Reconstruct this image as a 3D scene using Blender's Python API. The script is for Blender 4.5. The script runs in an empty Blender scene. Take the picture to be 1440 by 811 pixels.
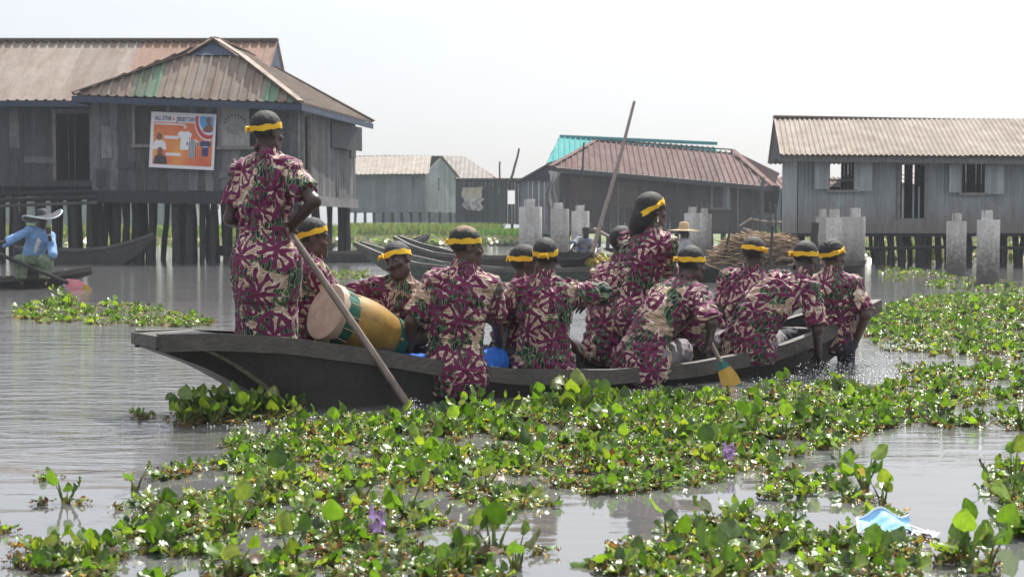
HAZE = .0006
import bpy, bmesh, math, random
import numpy as np
from mathutils import Vector, Matrix
random.seed(7); RNG = np.random.default_rng(7)
PI = math.pi
scene = bpy.context.scene
COL = scene.collection

# ---------------------------------------------------------------- camera geometry (metres, photograph 1440 px wide)
FPX, EYE, HOR = 2080.0, 1.10, 315.0
PITCH = math.atan((405.5 - HOR) / FPX)
def ray(px, py):
    cx, cy = (px - 720) / FPX, (405.5 - py) / FPX
    s, c = math.sin(PITCH), math.cos(PITCH)
    return Vector((cx, c + cy * s, -s + cy * c))
def at(px, py, Y):
    d = ray(px, py); t = Y / d.y
    return Vector((d.x * t, Y, EYE + d.z * t))
def gnd(px, py, z=0.0):
    d = ray(px, py); t = (z - EYE) / d.z
    return Vector((d.x * t, d.y * t, z))
def X(px, Y): return at(px, HOR, Y).x
def Z(py, Y): return at(720, py, Y).z

# ---------------------------------------------------------------- objects
def tag(o, label=None, cat=None, group=None, kind=None):
    if label: o['label'] = label
    if cat: o['category'] = cat
    if group: o['group'] = group
    if kind: o['kind'] = kind
    return o
def empty(name, loc, rz=0, label=None, cat=None, group=None):
    o = bpy.data.objects.new(name, None); COL.objects.link(o)
    o.empty_display_size = .1
    o.location = loc; o.rotation_euler = (0, 0, rz)
    return tag(o, label, cat, group)
def link(name, me, parent=None, loc=None):
    o = bpy.data.objects.new(name, me); COL.objects.link(o)
    if parent is not None:
        o.parent = parent
        # meshes are written in world coordinates, parents are pure translation + z rotation
        M = Matrix.Translation(parent_loc(parent)) @ Matrix.Rotation(parent_rz(parent), 4, 'Z')
        o.matrix_parent_inverse = M.inverted()
    if loc is not None: o.location = loc
    return o
def parent_loc(p):
    return Vector(p.location) if p.parent is None else Vector((0, 0, 0)) if p.type == 'MESH' else Vector(p.location)
def parent_rz(p): return p.rotation_euler.z if p.parent is None else 0
def sub(name, me, part):
    """a sub-part: parented to a part whose own matrix_world is identity"""
    o = bpy.data.objects.new(name, me); COL.objects.link(o); o.parent = part
    return o

def mesh_np(name, V, F, mats, col=None, uv=None, smooth=True, midx=None):
    V = np.asarray(V, np.float32); F = np.asarray(F, np.int32)
    me = bpy.data.meshes.new(name)
    n, k = F.shape
    me.vertices.add(len(V)); me.vertices.foreach_set('co', V.ravel())
    me.loops.add(n * k); me.loops.foreach_set('vertex_index', F.ravel())
    me.polygons.add(n)
    me.polygons.foreach_set('loop_start', np.arange(0, n * k, k, dtype=np.int32))
    try: me.polygons.foreach_set('loop_total', np.full(n, k, np.int32))
    except Exception: pass
    me.polygons.foreach_set('use_smooth', np.full(n, smooth))
    for m in (mats if isinstance(mats, (list, tuple)) else [mats]): me.materials.append(m)
    if midx is not None: me.polygons.foreach_set('material_index', np.asarray(midx, np.int32))
    c = me.color_attributes.new('Col', 'FLOAT_COLOR', 'POINT')
    cc = np.ones((len(V), 4), np.float32)
    if col is not None: cc[:, :3] = np.asarray(col, np.float32)
    c.data.foreach_set('color', cc.ravel())
    if uv is not None:
        a = me.attributes.new('clothuv', 'FLOAT_VECTOR', 'POINT')
        u3 = np.zeros((len(V), 3), np.float32); u3[:, :uv.shape[1]] = uv
        a.data.foreach_set('vector', u3.ravel())
    me.update(); me.validate()
    return me

class MB:
    def __init__(s): s.v = []; s.f = []; s.c = []; s.m = []
    def add(s, vs, fs, col=(1, 1, 1), mi=0):
        b = len(s.v); s.v += [tuple(v) for v in vs]
        s.f += [tuple(b + i for i in f) for f in fs]
        if isinstance(col, list): s.c += col
        else: s.c += [col] * len(vs)
        s.m += [mi] * len(fs)
    def hexa(s, p, col=(1, 1, 1), mi=0):   # 8 points: bottom 4 ccw, top 4 ccw
        s.add(p, [(3, 2, 1, 0), (4, 5, 6, 7), (0, 1, 5, 4), (1, 2, 6, 5), (2, 3, 7, 6), (3, 0, 4, 7)], col, mi)
    def box(s, c, size, col=(1, 1, 1), rot=None, mi=0):
        hx, hy, hz = size[0] / 2, size[1] / 2, size[2] / 2
        R = rot if rot is not None else Matrix.Identity(3)
        c = Vector(c)
        p = [c + R @ Vector(q) for q in ((-hx, -hy, -hz), (hx, -hy, -hz), (hx, hy, -hz), (-hx, hy, -hz),
                                         (-hx, -hy, hz), (hx, -hy, hz), (hx, hy, hz), (-hx, hy, hz))]
        s.hexa(p, col, mi)
    def beam(s, a, b, w, h, col=(1, 1, 1), up=(0, 0, 1), mi=0):
        a, b = Vector(a), Vector(b); d = (b - a).normalized(); u = Vector(up)
        x = d.cross(u)
        if x.length < 1e-4: x = d.cross(Vector((0, 1, 0)))
        x.normalize(); u = x.cross(d).normalized()
        q = [(-w / 2, -h / 2), (w / 2, -h / 2), (w / 2, h / 2), (-w / 2, h / 2)]
        p = [a + x * i + u * j for i, j in q] + [b + x * i + u * j for i, j in q]
        s.hexa(p, col, mi)
    def tube(s, pts, rad, n=10, col=(1, 1, 1), cap=True, mi=0):
        pts = [Vector(p) for p in pts]
        if not isinstance(rad, (list, tuple)): rad = [rad] * len(pts)
        vs = []; ref = None
        for i, p in enumerate(pts):
            d = (pts[min(i + 1, len(pts) - 1)] - pts[max(i - 1, 0)]).normalized()
            if ref is None:
                ref = d.cross(Vector((0, 0, 1)))
                if ref.length < 1e-3: ref = d.cross(Vector((0, 1, 0)))
            x = (ref - d * ref.dot(d)).normalized(); y = d.cross(x); ref = x
            for k in range(n):
                t = 2 * PI * k / n
                vs.append(p + (x * math.cos(t) + y * math.sin(t)) * rad[i])
        fs = []
        for i in range(len(pts) - 1):
            for k in range(n):
                a, b = i * n + k, i * n + (k + 1) % n
                fs.append((a, b, b + n, a + n))
        if cap:
            fs.append(tuple(range(n - 1, -1, -1))); fs.append(tuple(range((len(pts) - 1) * n, len(pts) * n)))
        s.add(vs, fs, col, mi)
    def poly(s, pts, thick, normal, col=(1, 1, 1), mi=0):  # flat plate from an outline
        nrm = Vector(normal).normalized() * thick; n = len(pts)
        pts = [Vector(p) for p in pts]
        vs = pts + [p + nrm for p in pts]
        fs = [tuple(range(n - 1, -1, -1)), tuple(range(n, 2 * n))] + [(i, (i + 1) % n, n + (i + 1) % n, n + i) for i in range(n)]
        s.add(vs, fs, col, mi)
    def mesh(s, name, mats, smooth=False, bevel=0):
        me = bpy.data.meshes.new(name)
        me.from_pydata(s.v, [], s.f)
        for m in (mats if isinstance(mats, (list, tuple)) else [mats]): me.materials.append(m)
        me.polygons.foreach_set('material_index', s.m)
        bm = bmesh.new(); bm.from_mesh(me)
        bmesh.ops.recalc_face_normals(bm, faces=bm.faces)
        bm.to_mesh(me); bm.free()
        c = me.color_attributes.new('Col', 'FLOAT_COLOR', 'POINT')
        cc = np.ones((len(s.v), 4), np.float32); cc[:, :3] = np.array(s.c, np.float32).reshape(-1, 3)
        c.data.foreach_set('color', cc.ravel())
        me.polygons.foreach_set('use_smooth', [smooth] * len(me.polygons))
        if smooth:
            try: me.set_sharp_from_angle(angle=math.radians(40))
            except Exception: pass
        me.update()
        return me
    def build(s, name, mats, parent=None, smooth=False, label=None):
        o = link(name, s.mesh(name, mats, smooth), parent)
        if label: o['label'] = label
        return o

# ---------------------------------------------------------------- materials
class NT:
    def __init__(s, mat): s.t = mat.node_tree; s.n = s.t.nodes; s.l = s.t.links
    def new(s, typ, **kw):
        n = s.n.new(typ)
        for k, v in kw.items(): setattr(n, k, v)
        return n
    def put(s, sock, v):
        if v is None: return
        if hasattr(v, 'is_linked') or hasattr(v, 'links'): s.l.new(v, sock)
        else:
            if sock.type == 'RGBA' and not isinstance(v, (int, float)) and len(v) == 3: v = (*v, 1)
            sock.default_value = v
    def math(s, op, a, b=None, c=None, clamp=False):
        n = s.new('ShaderNodeMath', operation=op, use_clamp=clamp)
        s.put(n.inputs[0], a); s.put(n.inputs[1], b)
        if c is not None: s.put(n.inputs[2], c)
        return n.outputs[0]
    def vmath(s, op, a, b=None, out=0):
        n = s.new('ShaderNodeVectorMath', operation=op)
        s.put(n.inputs[0], a)
        if b is not None:
            if op == 'SCALE': s.put(n.inputs['Scale'], b)
            else: s.put(n.inputs[1], b)
        return n.outputs['Value'] if op in ('LENGTH', 'DOT_PRODUCT', 'DISTANCE') else n.outputs[out]
    def mix(s, fac, a, b, mode='MIX'):
        n = s.new('ShaderNodeMix', data_type='RGBA', blend_type=mode)
        s.put(n.inputs[0], fac); s.put(n.inputs[6], a); s.put(n.inputs[7], b)
        return n.outputs[2]
    def noise(s, vec, scale, detail=4, rough=.55, dist=0, dim='3D', out=0):
        n = s.new('ShaderNodeTexNoise', noise_dimensions=dim)
        s.put(n.inputs['Vector'], vec); n.inputs['Scale'].default_value = scale
        n.inputs['Detail'].default_value = detail; n.inputs['Roughness'].default_value = rough
        n.inputs['Distortion'].default_value = dist
        return n.outputs[out]
    def ramp(s, fac, stops):
        n = s.new('ShaderNodeValToRGB')
        e = n.color_ramp.elements
        e[0].position, e[0].color = stops[0][0], (*stops[0][1], 1)
        e[1].position, e[1].color = stops[-1][0], (*stops[-1][1], 1)
        for p, c in stops[1:-1]:
            x = e.new(p); x.color = (*c, 1)
        s.put(n.inputs[0], fac)
        return n.outputs[0]
    def mrange(s, v, a, b, c=0, d=1):
        n = s.new('ShaderNodeMapRange'); s.put(n.inputs[0], v)
        for i, x in enumerate((a, b, c, d)): s.put(n.inputs[i + 1], x)
        return n.outputs[0]
    def bump(s, h, strength, dist=.02):
        n = s.new('ShaderNodeBump'); s.put(n.inputs['Height'], h)
        n.inputs['Strength'].default_value = strength; n.inputs['Distance'].default_value = dist
        return n.outputs[0]
def newmat(name):
    m = bpy.data.materials.new(name); m.use_nodes = True
    nt = NT(m); b = nt.n['Principled BSDF']
    return m, nt, b
_mc = {}
def pm(name, rgb, rough=.75, var=.35, scale=6, stretch=(1, 1, 1), bump=.25, dark=None, dark_amt=0, dark_scale=2,
       spec=.4, metal=0, bdist=.01, band=None, contrast=(.35, .65), dstretch=(1, 1, 1)):
    """weathered surface: base colour * per-vertex tint, stretched noise grain, blotches of a second colour."""
    if name in _mc: return _mc[name]
    m, nt, b = newmat(name)
    tc = nt.new('ShaderNodeTexCoord').outputs['Object']
    mp = nt.new('ShaderNodeMapping'); mp.inputs['Scale'].default_value = stretch; nt.put(mp.inputs[0], tc)
    g = nt.noise(mp.outputs[0], scale, 6, .65)
    vc = nt.new('ShaderNodeVertexColor', layer_name='Col').outputs[0]
    base = nt.mix(1, rgb, vc, 'MULTIPLY')
    gm = nt.mrange(g, .3, .7, 1 - var, 1 + var)
    col = nt.mix(1, base, gm, 'MULTIPLY')
    if dark is not None:
        md = nt.new('ShaderNodeMapping'); md.inputs['Scale'].default_value = dstretch; nt.put(md.inputs[0], tc)
        k = nt.noise(md.outputs[0], dark_scale, 5, .7)
        k = nt.mrange(k, contrast[0], contrast[1], 0, dark_amt)
        col = nt.mix(k, col, dark)
    if band is not None:      # colour that rises from the foot of the thing (tide mark)
        z0, z1, bc, amt = band
        sx = nt.new('ShaderNodeSeparateXYZ'); nt.put(sx.inputs[0], tc)
        zz = nt.math('ADD', sx.outputs[2], nt.math('MULTIPLY', nt.math('SUBTRACT', g, .5), (z1 - z0) * 1.2))
        col = nt.mix(nt.mrange(zz, z0, z1, amt, 0), col, bc)
    nt.put(b.inputs['Base Color'], col)
    nt.put(b.inputs['Roughness'], nt.mrange(g, .3, .7, min(1, rough + .12), max(.05, rough - .12)))
    b.inputs['Specular IOR Level'].default_value = spec
    b.inputs['Metallic'].default_value = metal
    if bump: nt.put(b.inputs['Normal'], nt.bump(g, bump, bdist))
    _mc[name] = m
    return m

GREYWOOD = pm('weathered_wood', (.100, .099, .101), .85, .5, 5, (9, 9, .6), .5, (.030, .031, .035), .6, 1.3)
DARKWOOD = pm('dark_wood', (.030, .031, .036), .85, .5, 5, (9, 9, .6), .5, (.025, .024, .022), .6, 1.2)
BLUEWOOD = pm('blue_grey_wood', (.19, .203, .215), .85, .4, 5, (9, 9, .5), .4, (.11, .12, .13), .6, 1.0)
BROWNWOOD = pm('brown_wood', (.055, .048, .047), .85, .45, 5, (9, 9, .5), .4, (.045, .04, .04), .6, 1.0)
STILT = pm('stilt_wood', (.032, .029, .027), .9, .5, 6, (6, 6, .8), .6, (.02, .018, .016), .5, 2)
FRAMEW = pm('frame_wood', (.17, .155, .14), .85, .4, 6, (4, 4, 1), .4)
BLUEPAINT = pm('blue_painted_board', (.018, .035, .075), .8, .4, 5, (2, 2, 2), .2, (.07, .07, .08), .5, 3)
SHEETTAN = pm('tan_roof_sheet', (.225, .186, .155), .68, .16, 2.2, (1, 1, 1), .1, (.15, .085, .055), .7, 1.0, spec=.3, contrast=(.45, .72), dstretch=(3.2, .45, .45))
SHEETRUST = pm('rusty_roof_sheet', (.080, .036, .032), .85, .3, 3, (1, 1, 1), .1, (.13, .09, .08), .6, 1.2, spec=.2, dstretch=(2.5, .4, .4))
SHEETTEAL = pm('turquoise_roof_sheet', (.03, .25, .25), .8, .12, 2, (1, 1, 1), .1, (.08, .22, .2), .4, 1, spec=.15)
SHEETGREY = pm('pale_roof_sheet', (.215, .195, .175), .7, .22, 2, (1, 1, 1), .1, (.15, .10, .08), .6, .8, dstretch=(2.5, .5, .5))
WALLSHEET = pm('wall_sheet', (.265, .29, .305), .55, .14, 3, (2, 2, .5), .08, (.15, .14, .13), .6, 1.0, spec=.35, dstretch=(2.5, 2.5, .4),
               band=(1.0, 1.75, (.155, .115, .095), .75), contrast=(.45, .8))
BLACKIN = pm('dark_interior', (.02, .02, .022), .9, .3, 3)
CONC = pm('concrete', (.46, .45, .43), .85, .2, 14, (1, 1, 1), .35, (.27, .25, .22), .7, 2.2, band=(.2, .95, (.075, .07, .06), .92), dstretch=(2, 2, .5))
CANOEW = pm('canoe_wood', (.026, .023, .021), .55, .5, 4, (5, 5, 5), .5, (.013, .012, .011), .6, 2.5, spec=.5, bdist=.02, band=(-.02, .10, (.055, .050, .034), .8))
CANOER = pm('canoe_rail_wood', (.072, .060, .050), .6, .5, 6, (3, 3, 9), .5, (.03, .027, .024), .7, 3, spec=.5, bdist=.008)
CANOEG = pm('old_green_hull', (.085, .115, .09), .7, .4, 4, (2, 2, 4), .4, (.05, .05, .045), .7, 2.0)
POLEW = pm('pole_wood', (.19, .15, .125), .55, .3, 9, (3, 3, .6), .2)
STICK = pm('stick_wood', (.16, .13, .105), .9, .4, 9, (2, 2, 2), .2)

# ---------------------------------------------------------------- sheets and walls
def corr(mb, O, u, v, nrm, umin, umax, vtop, vbot, pitch, amp, colf=None, prof='sin', segs=3):
    """corrugated sheet: ribs run along v; vtop/vbot are functions of the distance along u"""
    O, u, v, nrm = Vector(O), Vector(u), Vector(v), Vector(nrm)
    if prof == 'sin': ph = [(i / 6, math.sin(2 * PI * i / 6)) for i in range(6)]
    else: ph = [(0, -1), (.62, -1), (.72, 1), (.90, 1)]
    us = []
    k = math.floor(umin / pitch)
    while k * pitch < umax:
        for a, h in ph:
            x = (k + a) * pitch
            if umin < x < umax: us.append((x, h * amp, k))
        k += 1
    us = [(umin, us[0][1], us[0][2])] + us + [(umax, us[-1][1], us[-1][2])]
    vs = []; cs = []
    for x, h, k in us:
        t, b = vtop(x), vbot(x)
        c = colf(x, k) if colf else (1, 1, 1)
        for j in range(segs + 1):
            y = b + (t - b) * j / segs
            vs.append(O + u * x + v * y + nrm * h); cs.append(c)
    n = segs + 1; fs = []
    for i in range(len(us) - 1):
        for j in range(segs):
            fs.append((i * n + j, (i + 1) * n + j, (i + 1) * n + j + 1, i * n + j + 1))
    mb.add(vs, fs, cs)

def splits(z0, z1, holes):
    out = [(z0, z1)]
    for a, b in holes:
        nx = []
        for p, q in out:
            if b <= p or a >= q: nx.append((p, q)); continue
            if a > p + .01: nx.append((p, a))
            if b < q - .01: nx.append((b, q))
        out = nx
    return out
def wall(mb, p0, p1, z0, z1, holes=(), mode='plank', pw=.2, th=.03, jit=.03, tint=(.75, 1.25), ztop=None, seed=0, amp=.012, lift=0):
    """a wall from p0 to p1 (x, y) of separate boards (or corrugated sheet) with real openings (u0, u1, za, zb)"""
    r = random.Random(seed + 11)
    p0, p1 = Vector((*p0, 0)), Vector((*p1, 0)); L = (p1 - p0).length; u = (p1 - p0) / L
    nrm = Vector((u.y, -u.x, 0))
    cuts = sorted({0, L, *[h[0] for h in holes if 0 < h[0] < L], *[h[1] for h in holes if 0 < h[1] < L]})
    for a, b in zip(cuts, cuts[1:]):
        if b - a < .004: continue
        hs = [(h[2], h[3]) for h in holes if h[0] < (a + b) / 2 < h[1]]
        if mode == 'corr':
            for za, zb in splits(z0, z1, hs):
                corr(mb, p0 + Vector((0, 0, 0)), u, (0, 0, 1), nrm, a, b, lambda x: zb if ztop is None or zb < z1 else ztop(x), lambda x: za, pw, amp,
                     lambda x, k: (lambda q: (q, q, q))(.92 + .16 * random.Random(int(k // 6) + seed).random()))
            continue
        n = max(1, round((b - a) / pw)); x = a
        ws = [r.uniform(.7, 1.3) for _ in range(n)]; sw = sum(ws)
        for w in ws:
            w = w / sw * (b - a)
            g = r.uniform(*tint); warm = r.uniform(-.06, .06)
            col = (g * (1 + warm), g, g * (1 - warm))
            off = nrm * r.uniform(-.006, .012)
            for za, zb in splits(z0 - (r.uniform(0, jit)), z1, hs):
                gap = .006 if r.random() < .7 else .014
                xa, xb = x + gap / 2, x + w - gap / 2
                ta = zb if ztop is None or zb < z1 else ztop(xa); tb = zb if ztop is None or zb < z1 else ztop(xb)
                A = p0 + u * xa + off; B = p0 + u * xb + off; N = -nrm * th
                q = [Vector((A.x, A.y, za)), Vector((B.x, B.y, za)), Vector((B.x + N.x, B.y + N.y, za)), Vector((A.x + N.x, A.y + N.y, za)),
                     Vector((A.x, A.y, ta)), Vector((B.x, B.y, tb)), Vector((B.x + N.x, B.y + N.y, tb)), Vector((A.x + N.x, A.y + N.y, ta))]
                mb.hexa(q, col)
            x += w
def frame(mb, x0, x1, z0, z1, y, w=.09, d=.05, sill=True, col=(1, 1, 1)):
    mb.box(((x0 + x1) / 2, y, z1 + w / 2), (x1 - x0 + 2 * w, d, w), col)
    if sill: mb.box(((x0 + x1) / 2, y - .02, z0 - w / 2), (x1 - x0 + 2.6 * w, d + .04, w), col)
    mb.box((x0 - w / 2, y, (z0 + z1) / 2), (w, d, z1 - z0), col)
    mb.box((x1 + w / 2, y, (z0 + z1) / 2), (w, d, z1 - z0), col)
def stilt(parent, x, y, ztop, r=.09, lean=.0, mat=None, zbot=-.6):
    m = MB(); g = random.uniform(.7, 1.4)
    pts = []
    for i in range(5):
        t = i / 4
        pts.append((x + lean * (1 - t) + random.uniform(-.02, .02), y + random.uniform(-.02, .02), zbot + (ztop - zbot) * t))
    rr = [r * random.uniform(.88, 1.1) for _ in range(5)]
    m.tube(pts, rr, 9, (g, g, g))
    return m.build('stilt', mat or STILT, parent, True)

# ---------------------------------------------------------------- camera, light, render settings
cam = bpy.data.cameras.new('camera'); co = bpy.data.objects.new('camera', cam); COL.objects.link(co)
cam.sensor_fit = 'HORIZONTAL'; cam.sensor_width = 36; cam.lens = 36 * FPX / 1440
cam.clip_start = .05; cam.clip_end = 6000
co.location = (0, 0, EYE); co.rotation_euler = (PI / 2 - PITCH, 0, 0)
cam.dof.use_dof = True; cam.dof.focus_distance = 9.6; cam.dof.aperture_fstop = 6.3
scene.camera = co

SUN_EL, SUN_AZ = math.radians(54), math.radians(24)     # azimuth measured from +Y towards +X
w = bpy.data.worlds.new('World'); scene.world = w; w.use_nodes = True
nt = NT(w); bg = nt.n['Background']
sky = nt.new('ShaderNodeTexSky', sky_type='NISHITA', sun_disc=False)
sky.sun_elevation = SUN_EL; sky.sun_rotation = SUN_AZ
sky.air_density = 1.0; sky.dust_density = 2.5; sky.ozone_density = 1.0; sky.altitude = 0
bw = nt.new('ShaderNodeRGBToBW'); nt.put(bw.inputs[0], sky.outputs[0])
tcw = nt.new('ShaderNodeTexCoord').outputs['Generated']
mpw = nt.new('ShaderNodeMapping'); mpw.inputs['Scale'].default_value = (1, 1, 4); nt.put(mpw.inputs[0], tcw)
cl = nt.noise(mpw.outputs[0], 2.2, 6, .6)
sxw = nt.new('ShaderNodeSeparateXYZ'); nt.put(sxw.inputs[0], tcw); zen = nt.mrange(sxw.outputs[2], 0, 1, 1.0, 4.6)   # bright hazy dome, three times brighter overhead than at the horizon
veil = nt.mrange(cl, .35, .7, .72, .90)
white = nt.mix(1, nt.mix(.6, nt.mix(1, (1, .99, 1.0), bw.outputs[0], 'MULTIPLY'), nt.mix(1, (3.45, 3.55, 3.8), zen, 'MULTIPLY')), nt.mrange(cl, .4, .75, 1.0, 1.10), 'MULTIPLY')
nt.put(bg.inputs[0], nt.mix(veil, sky.outputs[0], white))
bg.inputs[1].default_value = .10
sd = bpy.data.lights.new('sun', 'SUN'); so = bpy.data.objects.new('sun', sd); COL.objects.link(so)
sd.energy = 5.0; sd.angle = math.radians(.5); sd.color = (1, .955, .88)
sdir = Vector((math.sin(SUN_AZ) * math.cos(SUN_EL), math.cos(SUN_AZ) * math.cos(SUN_EL), math.sin(SUN_EL)))
so.rotation_euler = (-sdir).to_track_quat('-Z', 'Y').to_euler(); so.location = (10, 20, 40)
vs_ = scene.view_settings
scene.display_settings.display_device = 'sRGB'
vs_.view_transform = 'Standard'; vs_.look = 'None'; vs_.gamma = 1; vs_.exposure = .72; vs_.use_curve_mapping = False
scene.cycles.use_denoising = True
try: scene.cycles.denoiser = 'OPENIMAGEDENOISE'
except Exception: pass
scene.cycles.max_bounces = 8; scene.cycles.diffuse_bounces = 3; scene.cycles.glossy_bounces = 4
scene.cycles.transmission_bounces = 4; scene.cycles.transparent_max_bounces = 12; scene.cycles.volume_bounces = 1
scene.cycles.sample_clamp_indirect = 6
scene.cycles.caustics_reflective = False; scene.cycles.caustics_refractive = False

# ---------------------------------------------------------------- water
m, nt, b = newmat('lake_water')
tc = nt.new('ShaderNodeTexCoord').outputs['Object']
def mapped(scale, rot=0):
    mp = nt.new('ShaderNodeMapping'); mp.inputs['Scale'].default_value = scale; mp.inputs['Rotation'].default_value = (0, 0, rot)
    nt.put(mp.inputs[0], tc); return mp.outputs[0]
big = nt.noise(mapped((.35, 1.1, 1), .15), 1.0, 3, .5)
mid = nt.noise(mapped((.8, 2.3, 1), -.1), 1.5, 5, .58, 1.2)
fine = nt.noise(mapped((1.7, 4.2, 1), .3), 2.6, 3, .6, .3)
# where wind and the boat's wake ruffle the surface
patch = nt.mrange(nt.noise(mapped((.5, .9, 1)), .55, 2, .5), .42, .62, .12, 1)
sxy = nt.new('ShaderNodeSeparateXYZ'); nt.put(sxy.inputs[0], tc)
farr = nt.math('MULTIPLY', nt.mrange(sxy.outputs[1], 6.2, 8.0, .06, 1.2), nt.mrange(sxy.outputs[1], 12, 22, 1, .45))
h = nt.math('ADD', nt.math('MULTIPLY', big, .55), nt.math('MULTIPLY', nt.math('MULTIPLY', mid, .55), farr))
h = nt.math('ADD', h, nt.math('MULTIPLY', nt.math('MULTIPLY', fine, .30), nt.math('MULTIPLY', patch, farr)))
nt.put(b.inputs['Normal'], nt.bump(h, 1.0, .038))
nt.put(b.inputs['Base Color'], (.098, .099, .099))
nt.put(b.inputs['Roughness'], nt.mrange(sxy.outputs[1], 6.2, 8.5, .03, .075))
b.inputs['IOR'].default_value = 2.0; b.inputs['Specular IOR Level'].default_value = .8
WATER = m
mb = MB(); S = 420
mb.add([(-S, -60, 0), (S, -60, 0), (S, 520, 0), (-S, 520, 0)], [(0, 1, 2, 3)])
tag(mb.build('water', WATER), kind='structure')
# ================================================================ the stilt houses
def house(label, loc, name='stilt_house'): return empty(name, loc, 0, label, 'house')
def hw(px0, px1, py0, py1, Y, X0): return (X(px0, Y) - X0, X(px1, Y) - X0, Z(py1, Y), Z(py0, Y))

# ---- long weathered house at the far left (behind the hipped one)
YB = 45.0
Bx0, Bx1 = X(-150, YB), X(395, 48)
hB = house('long plank house with brown roof and open dark doorway, at far left', (X(60, YB), YB, 0))
dr = hw(81, 128, 158, 254, YB, Bx0)
mb = MB(); wall(mb, (Bx0, YB), (X(210, YB), YB), Z(262, YB), 4.85, [dr], pw=.24, seed=2, tint=(.55, .85)); mb.build('wall', GREYWOOD, hB)
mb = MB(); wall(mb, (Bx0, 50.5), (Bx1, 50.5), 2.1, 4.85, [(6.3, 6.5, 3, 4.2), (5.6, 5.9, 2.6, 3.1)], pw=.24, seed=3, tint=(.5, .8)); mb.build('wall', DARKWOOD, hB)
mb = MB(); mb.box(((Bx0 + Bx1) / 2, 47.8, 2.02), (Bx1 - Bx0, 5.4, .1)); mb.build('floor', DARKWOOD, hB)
mb = MB(); frame(mb, Bx0 + dr[0], Bx0 + dr[1], dr[2], dr[3], YB - .04, .1, .06, False); mb.build('door_frame', FRAMEW, hB)
def tancol(base, rusty, edge):
    def f(x, k):
        r = random.Random(int(k // 5) * 7 + 3).random()
        c = base if x < edge else rusty
        g = .88 + .24 * r
        return (c[0] * g, c[1] * g, c[2] * g)
    return f
ez, rz = Z(140, 44.4), Z(57, 47.7)
mb = MB()
sl = Vector((0, 3.3, rz - ez)); L = sl.length
corr(mb, (Bx0 - .4, 44.4, ez), (1, 0, 0), sl / L, (0, -sl.z / L, sl.y / L), 0, Bx1 - Bx0 + .4, lambda x: L, lambda x: .05 * random.Random(int(x / .84)).random() - .05, .28, .022,
     tancol((1, 1, 1), (.95, .68, .58), 7.4), 'trap', 5)
sl2 = Vector((0, -3.3, rz - ez))
corr(mb, (Bx0 - .4, 51.0, ez), (1, 0, 0), sl2 / L, (0, sl.z / L, sl.y / L), 0, Bx1 - Bx0 + .4, lambda x: L, lambda x: 0, .28, .022, None, 'trap', 3)
mb.build('roof', SHEETTAN, hB)
mb = MB(); mb.beam((Bx0 - .4, 47.7, rz + .03), (Bx1, 47.7, rz + .03), .35, .05, (.75, .68, .62)); mb.build('ridge_cap', SHEETTAN, hB)
mb = MB(); mb.poly([(Bx1 - .1, 44.5, ez - .06), (Bx1 - .1, 50.9, ez - .06), (Bx1 - .1, 47.7, rz - .05)], .05, (1, 0, 0)); mb.build('gable', BLUEPAINT, hB)
mb = MB(); mb.beam((Bx0 - .4, 44.42, ez - .13), (X(215, 44.4), 44.42, ez - .13), .05, .16); mb.build('fascia', BLUEPAINT, hB)
for px in (-40, -10, 3, 17, 33, 52, 74, 96, 113, 124):
    stilt(hB, X(px, YB + .3), YB + .3 + random.uniform(-.2, .5), 2.0, random.uniform(.07, .12), random.uniform(-.12, .12))
for px in (-20, 10, 45, 66, 90, 120, 160, 190): stilt(hB, X(px, 49), 49 + random.uniform(-.5, .8), 2.0, random.uniform(.07, .11), random.uniform(-.15, .15))

# ---- hipped house with the banner
YA = 42.0
a0 = Vector((X(130, YA), YA)); a1 = Vector((X(420, YA), YA)); a2 = Vector((-5.27, 49.9)); a3 = Vector((a0.x + .8, 49.9))
zA0, zA1 = Z(268, YA), Z(138, YA)
hA = house('plank stilt house with hipped tan and green metal roof and an orange banner', (X(275, YA), YA, 0))
w1 = hw(192, 236, 149, 203, YA, a0.x); w2 = hw(312, 352, 148, 206, YA, a0.x); w3 = hw(352, 366, 152, 206, YA, a0.x)
mb = MB(); wall(mb, a0, a1, zA0, zA1, [w1, (w2[0], w3[1], w2[2], w2[3])], pw=.27, seed=5, tint=(.6, 1.7)); mb.build('wall', GREYWOOD, hA)
def wy(px, py, U=None):  # point on the right wall
    d = ray(px, py); A, Bv = a1, a2 - a1
    t = (A.x - A.y * d.x / d.y) / (Bv.y * d.x / d.y - Bv.x)
    Y = A.y + t * Bv.y
    return t * Bv.length, at(px, py, Y)
def hole(px0, px1, py0, py1):
    u0, q0 = wy(px0, py0); u1, q1 = wy(px1, py1); return (u0, u1, q1.z, q0.z)
r1 = hole(424, 433, 160, 250); r2 = hole(464, 489, 172, 213)
mb = MB(); wall(mb, a1, a2, 1.75, 4.72, [r1, r2], pw=.26, seed=6, tint=(.8, 1.9)); mb.build('wall', GREYWOOD, hA)
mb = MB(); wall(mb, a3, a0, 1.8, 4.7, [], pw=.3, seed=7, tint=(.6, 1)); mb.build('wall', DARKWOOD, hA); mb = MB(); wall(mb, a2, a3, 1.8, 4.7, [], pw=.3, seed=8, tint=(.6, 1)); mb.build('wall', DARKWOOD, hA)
mb = MB(); mb.hexa([(a0.x, a0.y + .05, 1.85), (a1.x - .03, a1.y + .05, 1.85), (a2.x - .05, a2.y, 1.85), (a3.x, a3.y, 1.85),
                    (a0.x, a0.y + .05, 1.95), (a1.x - .03, a1.y + .05, 1.95), (a2.x - .05, a2.y, 1.95), (a3.x, a3.y, 1.95)]); mb.build('floor', DARKWOOD, hA)
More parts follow.
